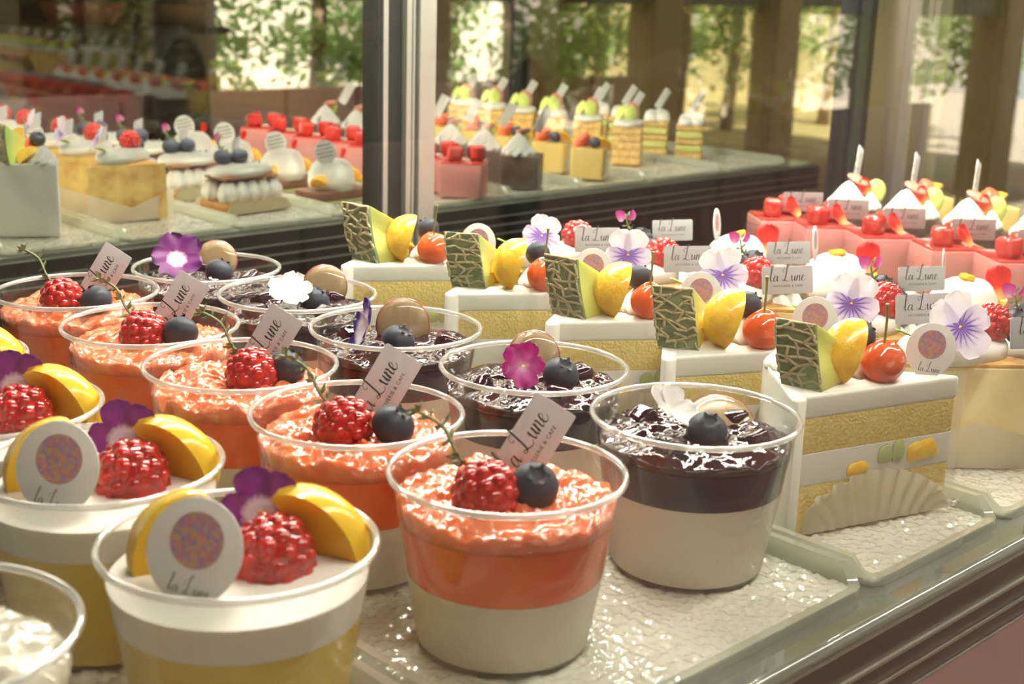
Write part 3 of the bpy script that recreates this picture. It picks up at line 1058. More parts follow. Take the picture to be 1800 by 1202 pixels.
shelf = part('glass_shelf', MB().box(((XL + XR) / 2, (YF + YB) / 2, -0.0035), (XR - XL, YB - YF, 0.006)).mesh('glass_shelf', M_shelf, smooth=False))
tag(shelf, 'long greenish glass shelf carrying the trays of desserts', 'shelf')
part('shelf_edge', MB().tube([(XL, YF - 0.001, -0.0035), (XR, YF - 0.001, -0.0035)], 0.0034, 8).mesh('shelf_edge', M_acr), shelf, label='rounded milky front edge')
struct('window_1', MB().box(((XL + XR) / 2 - 0.2, -0.232, 0.20), (XR - XL + 0.6, 0.006, 0.60)).mesh('front_glass', M_glass, smooth=False))
struct('window_2', MB().box((XR, 0.185, 0.22), (0.006, 0.80, 0.56)).mesh('end_glass', M_bglass, smooth=False))


def door(name, label, x0, x1, y, stiles):
    t = thing(name, label, 'mirror door', (x0, y, 0))
    part('mirror_pane', MB().box(((x1 - x0) / 2, 0.004, 0.12), (x1 - x0, 0.006, 0.72)).mesh('mirror_pane', M_mirror, smooth=False), t)
    for (a, b, d, m) in stiles:
        part('stile', MB().box(((a + b) / 2 - x0, -d / 2 + 0.002, 0.12), (b - a, d, 0.72)).mesh('stile', m, smooth=False), t)
    return t


door('mirror_door', 'left sliding mirror door behind the coral jelly cups', XL, 0.322, YM, [(0.296, 0.300, 0.012, M_black), (0.300, 0.305, 0.014, M_alum), (0.305, 0.322, 0.012, M_black)])
door('mirror_door', 'right sliding mirror door behind the mousse cakes with broad aluminium stile', 0.322, 1.055, YM - 0.002,
     [(0.322, 0.3275, 0.016, M_alum), (0.3275, 0.3305, 0.010, M_alud), (0.3305, 0.333, 0.014, M_alum), (0.333, 0.3355, 0.010, M_alud), (0.3355, 0.353, 0.018, M_alum), (1.018, 1.029, 0.012, M_black), (1.029, 1.047, 0.016, M_alud), (1.047, 1.055, 0.018, M_black)])
ep = thing('end_column', 'brushed steel corner column at the right end of the case', 'column', (1.055, YM, 0))
for a, b, d, m in ((0.0, 0.035, 0.02, M_steel), (0.036, 0.085, 0.014, M_steel), (0.0855, 0.090, 0.03, M_alum), (0.0905, 0.150, 0.012, M_steel), (0.151, 0.153, 0.02, M_alum), (0.154, 0.195, 0.014, M_steel)):
    part('steel_strip', MB().box(((a + b) / 2, -d / 2 + 0.004, 0.12), (b - a, d, 0.74)).mesh('steel_strip', m, smooth=False), ep)

# trays


def pebbled(w, d, x0_):
    mb = MB()
    st = 0.0010 if x0_ < 0.3 else 0.0016
    nu, nv = int((w - 0.006) / st), int((d - 0.006) / st)

    def f(u, v):
        x, y = 0.003 + (w - 0.006) * u, 0.003 + (d - 0.006) * v
        q = Vector((x, y, w)) * 300
        return (x, y, 0.0016 + 0.0013 * noise.noise(q) + 0.0007 * noise.noise(q * 2.1))
    mb.grid(f, nu, nv)
    mb.box((w / 2, d / 2, 0.0006), (w - 0.006, d - 0.006, 0.0008))
    return mb


TR = [(-0.40, -0.165), (-0.16, 0.043), (0.047, 0.160), (0.164, 0.279), (0.283, 0.399), (0.403, 0.519), (0.523, 0.645), (0.649, 0.765), (0.769, 0.885), (0.889, 1.045), (1.049, 1.19)]
TRL = ['pebbled acrylic tray under the mango cups', 'pebbled acrylic tray under the coral and dark berry cups', 'pebbled acrylic tray under the melon shortcakes', 'pebbled acrylic tray under the pansy cheesecakes',
       'pebbled acrylic tray under the blueberry cream tarts', 'pebbled acrylic tray under the white dome tarts', 'pebbled acrylic tray under the pink mousse cubes', 'pebbled acrylic tray under the chocolate mousse cups',
       'pebbled acrylic tray under the custard puddings', 'pebbled acrylic tray under the grape pastries', 'pebbled acrylic tray under the layered pistachio cakes']
for (x0, x1), lb in zip(TR, TRL):
    y0, y1 = -0.072, 0.403
    t = thing('acrylic_tray', lb, 'tray', (x0, y0, 0), 0, 'acrylic trays')
    w, d = x1 - x0, y1 - y0
    poly = rpoly([(0, 0), (w, 0), (w, d), (0, d)], 0.012, 6)
    part('tray_floor', pebbled(w, d, x0).mesh('tray_floor', M_tray), t)
    mb = MB()
    n = len(poly)
    cx, cy = w / 2, d / 2

    def inset(p, k):
        return (min(max(p[0], k), w - k) if True else 0, min(max(p[1], k), d - k))
    inn = rpoly([(0.004, 0.004), (w - 0.004, 0.004), (w - 0.004, d - 0.004), (0.004, d - 0.004)], 0.009, 6)
    H = []
    for (px_, py_) in poly:
        fr = py_ / 0.03
        H.append(0.0042 if py_ < 0.004 or py_ > d - 0.004 else 0.0042 + 0.0088 * min(1, min(py_ - 0.004, d - py_ - 0.004) / 0.010))
    vs = [(p[0], p[1], 0.0001) for p in poly] + [(p[0], p[1], h) for p, h in zip(poly, H)] + [(p[0], p[1], h) for p, h in zip(inn, H)] + [(p[0], p[1], 0.0023) for p in inn]
    fs = []
    for i in range(n):
        j = (i + 1) % n
        fs += [(i, j, n + j, n + i), (n + i, n + j, 2 * n + j, 2 * n + i), (2 * n + i, 2 * n + j, 3 * n + j, 3 * n + i)]
    part('tray_wall', mb.add(vs, fs).mesh('tray_wall', M_acr, angle=30), t)

ZT = 0.0024        # top of the tray floor

# ------------------------------------------------------------------ dessert cups
CH, RB, RT = 0.0676, 0.0325, 0.0432     # cup height, base radius, rim radius


def cr(z):
    return RB + (RT - RB) * z / CH


def cup_shell(t):
    def shell():
        return MB().lathe([(0.002, 0.0008), (RB - 0.004, 0.0008), (RB - 0.001, 0.0), (RB, 0.002), (cr(CH * 0.5), CH * 0.5), (RT - 0.0006, CH - 0.002)], 64, cap0=False, cap1=False).mesh('cup_shell', M_cup)

    def rim():
        mb = MB()
        vs, fs = [], []
        N, K = 96, 8
        for i in range(N):
            a = 2 * PI * i / N
            for k in range(K):
                b = 2 * PI * k / K
                rr = RT + 0.0002 + 0.0012 * math.cos(b)
                vs.append((rr * math.cos(a), rr * math.sin(a), CH - 0.0012 + 0.0013 * math.sin(b)))
        for i in range(N):
            for k in range(K):
                fs.append((i * K + k, i * K + (k + 1) % K, ((i + 1) % N) * K + (k + 1) % K, ((i + 1) % N) * K + k))
        return mb.add(vs, fs).mesh('rim', M_rim)
    c = part('cup', cached('cupshell', shell), t, label='clear plastic cup')
    part('rim', cached('cuprim', rim), c, label='rolled clear rim')
    return c


def layer_mesh(key, z0, z1, m, gap=0.0006):
    def build():
        return MB().lathe([(cr(z0) - gap - (0.0015 if z0 < 0.002 else 0.0), z0), (cr(z0 + 0.001) - gap, z0 + 0.001), (cr(z1) - gap, z1)], 64).mesh(key, m, angle=40)
    return cached(key, build)


def lumpy_mesh(key, z, amp, m, seed, z_low=None, sharp=1.0, freq=70, drop=0.004):
    """jelly with an uneven broken surface filling the cup"""
    def build():
        nr, na = 30, 110
        r1 = cr(z) - 0.0012
        vs = [(0, 0, z)]
        fs = []

        def h(x, y):
            q = Vector((x * freq, y * freq, seed * 3.1))
            a = noise.noise(q)
            b = noise.noise(q * 2.3 + Vector((5, 1, 2)))
            c = noise.noise(q * 5.1 + Vector((1, 7, 3)))
            rid = 1 - abs(b) * 2
            return amp * (0.8 * a + 0.5 * rid * sharp + 0.25 * c)
        vs[0] = (0, 0, z + h(0, 0))
        for i in range(1, nr + 1):
            rr = r1 * i / nr
            for k in range(na):
                a = 2 * PI * k / na
                x, y = rr * math.cos(a), rr * math.sin(a)
                vs.append((x, y, z + h(x, y) - drop * (i / nr) ** 4))
        for k in range(na):
            fs.append((0, 1 + k, 1 + (k + 1) % na))
        for i in range(nr - 1):
            for k in range(na):
                a_, b_ = 1 + i * na + k, 1 + i * na + (k + 1) % na
                fs.append((a_, a_ + na, b_ + na, b_))
        o = len(vs)
        zl = z_low if z_low is not None else z - 0.01
        for k in range(na):
            a = 2 * PI * k / na
            vs.append(((cr(zl) - 0.0008) * math.cos(a), (cr(zl) - 0.0008) * math.sin(a), zl))
        for k in range(na):
            e = 1 + (nr - 1) * na
            fs.append((e + k, o + k, o + (k + 1) % na, e + (k + 1) % na))
        fs.append(tuple(o + k for k in range(na))[::-1])
        return MB().add(vs, fs).mesh(key, m)
    return cached(key, build)


CORAL = [(-0.1031, -0.0040), (-0.1041, 0.0850), (-0.1022, 0.1745), (-0.0983, 0.2635), (-0.0937, 0.3530)]
DARK = [(0.0048, -0.0049), (0.0024, 0.0893), (-0.0031, 0.1848), (0.0004, 0.2767), (-0.0035, 0.3660)]
YELL = [(-0.2125, 0.0040), (-0.2122, 0.0959), (-0.2142, 0.1849), (-0.208, 0.270)]
mm = 0.001
C_R = [(-16, -6), (-10, -4), (0, -9), (-8, -7), (-11, -5)]
C_B = [(-1, -15), (3, -20), (15, -14), (5, -20), (-1, -24)]
C_C = [((955, 740))]
CLAB = ['coral jelly cup with raspberry and blueberry, nearest in the front row by the tray edge', 'coral jelly cup, second from the front of its row, behind the nearest one',
        'coral jelly cup in the middle of its row of five', 'coral jelly cup, fourth from the front of its row', 'coral jelly cup farthest back at the left, nearest to the mirror']
for j, (x, y) in enumerate(CORAL):
    t = thing('jelly_cup', CLAB[j], 'dessert cup', (x, y, ZT), 0, 'coral jelly cups')
    cup_shell(t)
    part('milk_pudding', layer_mesh('milk_low', 0.0012, 0.0290, M_milk), t)
    part('coral_jelly', layer_mesh('coral_l', 0.0290, 0.0500, M_coral), t)
    part('crushed_jelly', lumpy_mesh('crush%d' % (j % 3), 0.0582, 0.0050, M_crush, 1 + j % 3, 0.0499, freq=82, sharp=1.25), t, rot=(0, 0, j * 1.3))
    rx, ry = C_R[j]
    ra = part('raspberry', raspberry_mesh(), t, (rx * mm, ry * mm, 0.0640), (R(50), R(15 * (j % 3) - 10), R(40 + 30 * j)), 1.12)
    bx, by = C_B[j]
    blueberry_parts(t, (bx * mm, by * mm, 0.0655), 0.0090, (R(35), R(10), R(-40 + 60 * j)))
    # thyme leaning up and to the left behind the raspberry
    d = (UP * 0.75 - _r * 0.75 + HF * -0.1).normalized()
    xa = d.cross(FWD).normalized()
    thyme(t, Vector((rx * mm, ry * mm, 0.066)) - HF * 0.008 - _r * 0.001, axes=(xa, d.cross(xa), d), L=0.034, key='thyme%d' % (j % 2), seed=4 + j % 2)
    nrm = facing(-0.10 + 0.1 * (j % 2), 0.22)
    cpos = Vector((x, y, ZT)) + _r * 0.0085 - HF * 0.020 + Vector((0, 0, 0.070))
    flat_card('pearl name card stuck in the %s coral jelly cup' % ORD[j], cpos, nrm, tilted(nrm, -61), 'tilted cards in the coral cups', w=0.037, h=0.0180)

FLW = [((P_WHITE,) * 3, 'white viola'), ((P_MAG,) * 3, 'magenta viola'), ((P_VIOW, P_VIOW, P_VIOW), 'violet tipped white viola'), ((P_WHITE,) * 3, 'white viola'), ((P_PURP,) * 3, 'purple viola')]
D_G = [(20, 1), (24, 24), (8, 4), (26, 10), (19, 20)]
D_B = [(-2, -8), (12, -6), (-5, -8), (9, -4), (11, 4)]
D_F = [(-6, 8), (-9, -2), (-19, -2), (-6, -2), (-12, 14)]
DL = ['dark berry jelly cup with white viola, nearest, beside the nearest melon shortcake', 'dark berry jelly cup with magenta viola, second from the front', 'dark berry jelly cup with violet and white viola and grape half in the middle',
      'dark berry jelly cup with white viola, fourth from the front', 'dark berry jelly cup with purple viola, farthest back by the mirror']
def grape_half(parent, loc, axes, r=0.012):
    def cutf():
        return MB().lathe([(1.0, 0.0), (0.97, 0.06), (0.6, 0.11), (0.02, 0.13)], 36, cap0=False).mesh('grape_cut', M_grape)

    def skin():
        prof = [(1.0, 0.0)]
        for i in range(1, 9):
            a = (PI / 2) * i / 8
            prof.append((max(0.02, math.cos(a)), -0.75 * math.sin(a)))
        prof = [(1.0, 0.02), (1.05, 0.0)] + prof[1:]
        return MB().lathe(prof, 36, cap0=False).mesh('grape', M_gskin)
    g = part('grape_half', cached('gskin', skin), parent, loc, None, r, axes)
    part('grape_flesh', cached('gcut', cutf), g, label='glossy cut face of the grape')


for j, (x, y) in enumerate(DARK):
    t = thing('berry_jelly_cup', DL[j], 'dessert cup', (x, y, ZT), 0, 'dark berry jelly cups')
    cup_shell(t)
    part('milk_pudding', layer_mesh('milk_high', 0.0012, 0.0375, M_milk), t)
    part('berry_jelly', layer_mesh('berry_l', 0.0375, 0.0530, M_berryj), t)
    part('jelly_top', lumpy_mesh('dark%d' % (j % 3), 0.0588, 0.0024, M_berryt, 7 + j % 3, 0.0529, freq=62, drop=0.003, sharp=1.3), t, rot=(0, 0, j * 1.9))
    gx, gy = D_G[j]
    tiltup = [1.7, 0.45, 0.25, 0.3, 0.3][j]
    gn = (HF + Vector((0, 0, tiltup)) + _r * 0.15).normalized()
    grape_half(t, (gx * mm, gy * mm, [0.0605, 0.062, 0.0655, 0.065, 0.065][j]), ortho(gn, (0, 0, 1)), [0.0135, 0.0125, 0.0135, 0.0125, 0.0125][j])
    bx, by = D_B[j]
    blueberry_parts(t, (bx * mm, by * mm, 0.0615), 0.0088, (R(30), R(15), R(30 * j - 60)))
    fx, fy = D_F[j]
    ms, fl = FLW[j]
    fn_ = [(HF * 0.4 + _r * 0.5 + Vector((0, 0, 0.9))), (HF + Vector((0, 0, 0.5))), (HF * 0.3 - _r * 0.9 + Vector((0, 0, 0.25))), (HF * 0.5 + _r * 0.1 + Vector((0, 0, 0.9))), (HF * 0.8 + _r * 0.25 + Vector((0, 0, 0.7)))][j]
    f = flower(t, (fx * mm, fy * mm, (0.067, 0.068, 0.069, 0.068, 0.070)[j]), fn_, tilted(fn_, [20, -15, 10, -20, 20][j]) + Vector((0, 0, 0.4)), ms, L=[0.0115, 0.0105, 0.0135, 0.013, 0.016][j], label=fl, cup=0.5 if j in (0, 2) else 0.3)
    for k in range(4):
        a = j + k * 1.7
        part('berry', gem_mesh('berrybit', 0.012, M_berryt), t, (0.026 * math.cos(a), 0.026 * math.sin(a), 0.0575), (a, k, 0))

YLAB = ['mango pudding cup with round card, raspberry and dark pansy, nearest at the lower left', 'mango pudding cup second from the front, with round card, raspberry and mango wedge',
        'mango pudding cup third from the front at the left picture edge', 'mango pudding cup farthest back, its rim just showing at the left picture edge']
wedge = lambda: segment_mesh('mango_wedge', M_mangof, 70, 0.021, flat=0.8)
for j, (x, y) in enumerate(YELL):
    t = thing('mango_cup', YLAB[j], 'dessert cup', (x, y, ZT), 0, 'mango pudding cups')
    cup_shell(t)
    part('mango_pudding', layer_mesh('mango_l', 0.0012, 0.0440, M_mango), t)
    part('white_mousse', layer_mesh('mousse_l', 0.0440, 0.0562, M_mousse), t)
    ra = part('raspberry', raspberry_mesh(), t, (0.010, -0.004, 0.0600), (R(60), R(0), R(-45)), 1.30)
    Z = Vector((0, 0, 1))
    for (ox, oy, oz, cu, dep) in ((0.0255, -0.001, 0.0585, _r * -0.55 + Z * 0.80, 1), (-0.010, 0.012, 0.0620, Z * 0.93 + _r * 0.25, -1)):
        cx_ = cu.normalized()
        zz = (_r * dep + Z * 0.5)
        zz = (zz - cx_ * zz.dot(cx_)).normalized()
        part('mango_wedge', wedge(), t, (ox, oy, oz), axes=(cx_, zz.cross(cx_), zz))
    fnn = (HF + Vector((0, 0, 0.25)))
    flower(t, (0.015, 0.010, 0.0690), fnn, tilted(fnn, 12), (P_PURP, P_PURP, P_PURP), L=0.014, name='pansy_flower', label='dark purple and white pansy')
    if j < 3:
        cn = facing(-0.05, 0.18)
        round_card('white round card in the %s mango cup at the lower left' % ORD[j], Vector((x, y, ZT)) + Vector((-0.012, 0.002, 0.0700)) + HF * 0.009, cn, tilted(cn, 12), rad=0.0148)
x, y = -0.312, 0.008
t = thing('white_jelly_cup', 'white jelly cup cut off by the lower left picture corner', 'dessert cup', (x, y, ZT))
cup_shell(t)
part('milk_pudding', layer_mesh('milk_l2', 0.0012, 0.0450, M_milk), t)
part('jelly_top', lumpy_mesh('wjel', 0.0560, 0.004, mat('white_jelly', (0.80, 0.76, 0.62), rough=0.08, sss=0.4, coat=0.8, bump=0.4, bscale=200), 21, 0.0448), t)

# ------------------------------------------------------------------ melon shortcakes
A_SC = [(0.0590, -0.0185), (0.064, 0.060), (0.068, 0.143), (0.070, 0.226), (0.068, 0.322)]
rzs = [R(19), R(10), R(2), 0.0, R(2)]
TT, BBp = (0.079, -0.057), (0.053, 0.029)
SCW = rpoly([(0, 0), TT, BBp], 0.004, 4)


def wedge_poly(k, r=0.004):
    cx, cy = (TT[0] + BBp[0]) / 3, (TT[1] + BBp[1]) / 3
    return rpoly([(cx + (px_ - cx) * k, cy + (py_ - cy) * k) for px_, py_ in ((0, 0), TT, BBp)], r, 4)


def crust_mesh():
    """cream coat over the outer (back) side of the slice"""
    out = [(-0.0015, -0.0010), (0.0006, -0.0026), (0.004, -0.0040), (0.058, 0.0255), (0.0565, 0.029), (0.054, 0.0312), (0.050, 0.0305)]
    return MB().rprism([(0.0030, -0.0034), (0.0555, 0.0262), (0.0570, 0.0290), (0.0545, 0.0322), (0.0505, 0.0312), (-0.0022, 0.0022), (-0.0032, -0.0012), (-0.0005, -0.0038)], 0.0005, 0.0665, 0.0012).mesh('cream_coat', M_cream, angle=50)


def paper_mesh():
    """pleated paper folded up against the cut face"""
    mb = MB()
    d = Vector((TT[0], TT[1], 0))
    nrm = Vector((TT[1], -TT[0], 0)).normalized()

    def f(u, v):
        z = 0.0008 + v * (0.004 + 0.023 * math.sin(PI * min(1, 0.10 + 0.98 * u)) ** 0.7)
        wob = 0.0013 * math.sin((u - 0.5) * 95 * (1 - 0.35 * v)) * (0.25 + v) + 0.0022 * v * v + 0.0015
        p = d * (0.08 + 0.98 * u) + nrm * wob
        return (p.x, p.y, z)
    mb.grid(f, 130, 6)
    return mb.mesh('pleated_paper', clear_mat('greaseproof_paper', (0.95, 0.93, 0.88), base=0.02, edge=0.1, rough=0.4, white=0.86, wcol=(0.88, 0.84, 0.74)))


def film_mesh():
    mb = MB()
    d = Vector((TT[0], TT[1], 0))
    nrm = Vector((TT[1], -TT[0], 0)).normalized()
    e = Vector((BBp[0] - TT[0], BBp[1] - TT[1], 0))
    pts = [nrm * 0.0006, d * 0.5 + nrm * 0.0007, d * 1.02 + nrm * 0.0004, Vector(TT + (0,)) + e * 0.5 + Vector((0.002, 0.0, 0)), Vector(BBp + (0,)) + Vector((0.002, 0, 0))]
    vs = [(p.x, p.y, 0.001) for p in pts] + [(p.x, p.y, 0.068) for p in pts]
    fs = [(i, i + 1, len(pts) + i + 1, len(pts) + i) for i in range(len(pts) - 1)]
    return mb.add(vs, fs).mesh('clear_film', M_film, smooth=False)


SLAB = ['melon shortcake slice, nearest, with its pleated paper in view', 'melon shortcake slice second from the front', 'melon shortcake slice in the middle of its row', 'melon shortcake slice fourth from the front', 'melon shortcake slice farthest back, in front of the aluminium door stile']
for j, (ax_, ay_) in enumerate(A_SC):
    t = thing('melon_shortcake', SLAB[j], 'cake slice', (ax_, ay_, ZT), rzs[j], 'melon shortcakes')
    part('sponge_layer', cached('sp1', lambda: MB().rprism(wedge_poly(0.985), 0.001, 0.024, 0.0006).mesh('sponge', M_sponge, angle=50)), t, label='lower yellow sponge layer')
    cf = part('cream_filling', cached('cf', lambda: MB().rprism(wedge_poly(0.992), 0.0238, 0.0392, 0.0005).mesh('filling', M_cream, angle=50)), t)
    part('sponge_layer', cached('sp2', lambda: MB().rprism(wedge_poly(0.985), 0.0390, 0.0560, 0.0006).mesh('sponge', M_sponge, angle=50)), t, label='upper yellow sponge layer')
    part('cream_top', cached('ct', lambda: MB().rprism(wedge_poly(1.0), 0.0558, 0.0664, 0.0016).mesh('cream_top', M_cream, angle=50)), t)
    part('cream_coat', cached('cc', crust_mesh), t)
    nf = Vector((TT[1], -TT[0], 0)).normalized()
    for u, z, m, w_, h_, nm in ((0.40, 0.0285, M_orange, 0.014, 0.007, 'orange_piece'), (0.56, 0.0335, M_leaf, 0.009, 0.010, 'melon_piece'), (0.64, 0.0345, M_leaf, 0.008, 0.012, 'melon_piece'), (0.80, 0.0325, M_orange, 0.020, 0.011, 'orange_piece')):
        def fp(w_=w_, h_=h_, m=m):
            return MB().rprism(rpoly([(-w_ / 2, -h_ / 2), (w_ / 2, -h_ / 3), (w_ / 4, h_ / 2), (-w_ / 2, h_ / 3)], 0.003), -0.001, 0.0004, 0.0002).mesh('fruit', mat('pale_melon_piece', (0.42, 0.46, 0.20), rough=0.4) if m is M_leaf else m, angle=40)
        p_ = Vector((TT[0] * u, TT[1] * u, z)) + nf * 0.0004
        part(nm, cached('fp%s%.3f' % (nm, w_), fp), cf, p_, axes=ortho(nf, (0, 0, 1)))
    part('pleated_paper', cached('pp', paper_mesh), t)
    part('clear_film', cached('film', film_mesh), t)
    inv = Matrix.Rotation(-rzs[j], 3, 'Z')
    e1, e2 = Vector((0.811, -0.585, 0)), Vector((0.585, 0.811, 0))

    def L(s_, d_, z_):
        return e1 * s_ + e2 * d_ + Vector((0, 0, z_))
    rx = inv @ Vector((_r.x, _r.y, 0))
    hf = inv @ HF
    Z = Vector((0, 0, 1))
    mrot = Matrix.Rotation(R((0, 24, 0, 22, -4)[j]), 3, 'Z')
    mx_ = mrot @ rx
    melon_parts(t, L(0.0085, 0.0140, 0.0660), (mx_, Z.cross(mx_), Z), j, sc=(0.80, 0.82, 0.84, 0.84, 0.93)[j])
    cx_ = (Z * 0.95 + rx * 0.28).normalized()
    zz = (hf * 0.85 - rx * 0.62)
    zz = (zz - cx_ * zz.dot(cx_)).normalized()
    part('orange_segment', segment_mesh('orange_seg', M_orange, 80, 0.0158), t, L(0.0405, 0.0150, 0.0662 + 0.0145), axes=(cx_, zz.cross(cx_), zz))
    part('cream_swirl', swirl_mesh('swirl_s', 0.014, 0.016), t, L(0.030, 0.042, 0.0655))
    part('orange_segment', segment_mesh('orange_seg', M_orange, 80, 0.0158), t, L(0.032, 0.030, 0.0655), (0, 0, R(-20)))
    cherry_parts(t, L(0.0560, 0.0095, 0.0752), 0.0113, 0.4 * j)
    blueberry_parts(t, L(0.0535, 0.0230, 0.0850), 0.0074, (R(50), R(30), R(40 * j)))
    part('cream_swirl', swirl_mesh('swirl_s', 0.014, 0.016), t, L(0.055, 0.0245, 0.0655))
    cn = facing(-0.12, 0.06)
    rz_m = Matrix.Rotation(rzs[j], 3, 'Z')
    round_card('white round card standing in the %s melon shortcake' % ORD[j], Vector((ax_, ay_, ZT)) + rz_m @ L(0.0835, 0.0080, 0.0785), cn, tilted(cn, 5), rad=0.0114)

# ------------------------------------------------------------------ cheesecakes with pansy
PY = [-0.016, 0.048, 0.135, 0.209, 0.285]
CT, CB = (0.066, -0.056), (0.068, 0.012)


def cwedge(k=1.0, r=0.004):
    pts = ((0, 0), CT, CB)
    cx, cy = sum(p[0] for p in pts) / 3, sum(p[1] for p in pts) / 3
    return rpoly([(cx + (a - cx) * k, cy + (b - cy) * k) for a, b in pts], r, 4)


KLAB = ['cheesecake slice with lilac pansy, nearest, behind the nearest shortcake card', 'cheesecake slice with open lilac pansy, second from the front', 'cheesecake slice with white and violet pansy in the middle of its row', 'cheesecake slice with pale white pansy, fourth from the front', 'cheesecake slice with small blue pansy, farthest back']
for j, py in enumerate(PY):
    ox, oy = 0.176, py + 0.024
    t = thing('cheesecake_slice', KLAB[j], 'cake slice', (ox, oy, ZT), 0, 'cheesecakes with pansies')
    part('cake_body', cached('ckb', lambda: MB().rprism(cwedge(), 0.001, 0.054, 0.001).mesh('cheesecake', M_cheese, angle=50)), t)
    part('baked_skin', cached('cks', lambda: MB().rprism([(-0.0015, 0.0), (0.0, -0.0025), (0.070, 0.0105), (0.0735, 0.012), (0.0725, 0.0165), (0.0, 0.0025)], 0.0015, 0.0552, 0.0008).mesh('skin', M_baked, angle=50)), t, label='mottled brown baked outer side')
    part('browned_top', cached('ckt', lambda: MB().rprism(cwedge(0.99), 0.0538, 0.0560, 0.0005).mesh('top', M_bake2, angle=50)), t)

    def pap():
        mb = MB()
        pts = [(-0.008, 0.010), (0.0, -0.004), (0.035, -0.034), (0.068, -0.064), (0.078, -0.02), (0.078, 0.016), (0.035, 0.012)]
        vs, fs = [], []
        n = len(pts)
        for i, (a, b) in enumerate(pts):
            h_ = (0.030, 0.010, 0.026, 0.014, 0.020, 0.030, 0.014)[i]
            vs += [(a, b, 0.0006), (a * 1.04, b * 1.04, h_)]
        for i in range(n - 1):
            fs.append((2 * i, 2 * i + 2, 2 * i + 3, 2 * i + 1))
        fs.append((2 * n - 2, 0, 1, 2 * n - 1))
        return mb.add(vs, fs).mesh('paper', MATS['greaseproof_paper'])
    part('paper_wrapper', cached('ckp', pap), t)
    part('cream_slab', quenelle_mesh('slab', 0.034, 0.0185, 0.0125, flat=-0.4), t, (0.043, -0.014, 0.0555), (0, 0, R(-22)))
    nm = [(HF + Vector((0, 0, 0.45)) + _r * 0.25), (HF + Vector((0, 0, 0.12))), (HF + Vector((0, 0, 0.35)) - _r * 0.1), (HF + Vector((0, 0, 0.10))), (HF + Vector((0, 0, 0.45)) - _r * 0.2)][j]
    up_ = tilted(nm, [-30, 8, -12, 0, 15][j])
    flower(t, Vector((0.024, -0.026, 0.0765)), nm, up_, (P_LILACT, P_LILAC, P_LILAC), L=[0.0170, 0.0158, 0.0155, 0.0155, 0.0135][j], name='pansy_flower', label='lilac pansy with yellow eye', W=1.0)
    part('leaf', cached('cleaf', lambda: petal_mesh('leafp', M_leaf, 0.014, 0.009, 0.3)), t, (0.020, -0.006, 0.0675), (R(10), 0, R(60)))
    part('raspberry', raspberry_mesh(), t, (0.058, -0.026, 0.0735), (R(70), 0, R(-30 + 25 * j)), 1.0)
    blueberry_parts(t, (0.070, -0.036, 0.0690), 0.0080, (R(40), 0, R(70)))
    cn = facing(0.0 + 0.06 * (j % 2), 0.12)
    flat_card('pearl name card on the %s cheesecake beside its pansy' % ORD[j], Vector((0.220 + 0.002 * (j == 0), py - 0.0335, 0.0795)), cn, tilted(cn, -4 if j < 3 else -2), 'cards on the cheesecakes', w=0.0295, h=0.0160)

# ------------------------------------------------------------------ cream tarts with blueberries
TY = [0.016, 0.112, 0.214, 0.318]
TLAB = ['blueberry cream tart nearest, at the right picture edge', 'blueberry cream tart with silver pearls, second from the front', 'blueberry cream tart second from the back, with thyme sprig', 'blueberry cream tart farthest back, with magenta blossom']


def shells_mesh():
    mb = MB()
    for sy in (-1, 1):
        for i in range(5):
            x = -0.028 + 0.014 * i
            prof = []
            for k in range(11):
                tt = k / 10
                prof.append((0.0003 + 0.0098 * math.sin(PI * (0.18 + 0.82 * tt)) ** 0.6 if tt < 1 else 0.0004, 0.024 * tt))
            mb.lathe(prof, 36, Matrix.Translation((x, sy * 0.014, 0.0105)), fn=lambda p, a: (p[0] * (1 + 0.10 * math.cos(7 * a + p[2] * 120)), p[1] * (1 + 0.10 * math.cos(7 * a + p[2] * 120)), p[2]))
    return mb.mesh('piped_cream', M_cream)


def board_mesh():
    mb = MB()
    mb.prism(rpoly([(-0.042, -0.027), (0.042, -0.027), (0.042, 0.027), (-0.042, 0.027)], 0.006), 0.0006, 0.0016)
    for s_ in (-1, 1):
        def f(u, v, s_=s_):
            x = -0.042 + 0.084 * u
            h_ = 0.013 * min(1, math.sin(PI * u) * 3.2 + 0.05)
            return (x, s_ * (0.0265 + 0.003 * v), 0.0010 + h_ * v)
        mb.grid(f, 15, 4)
    return mb.mesh('card_board', M_gold)


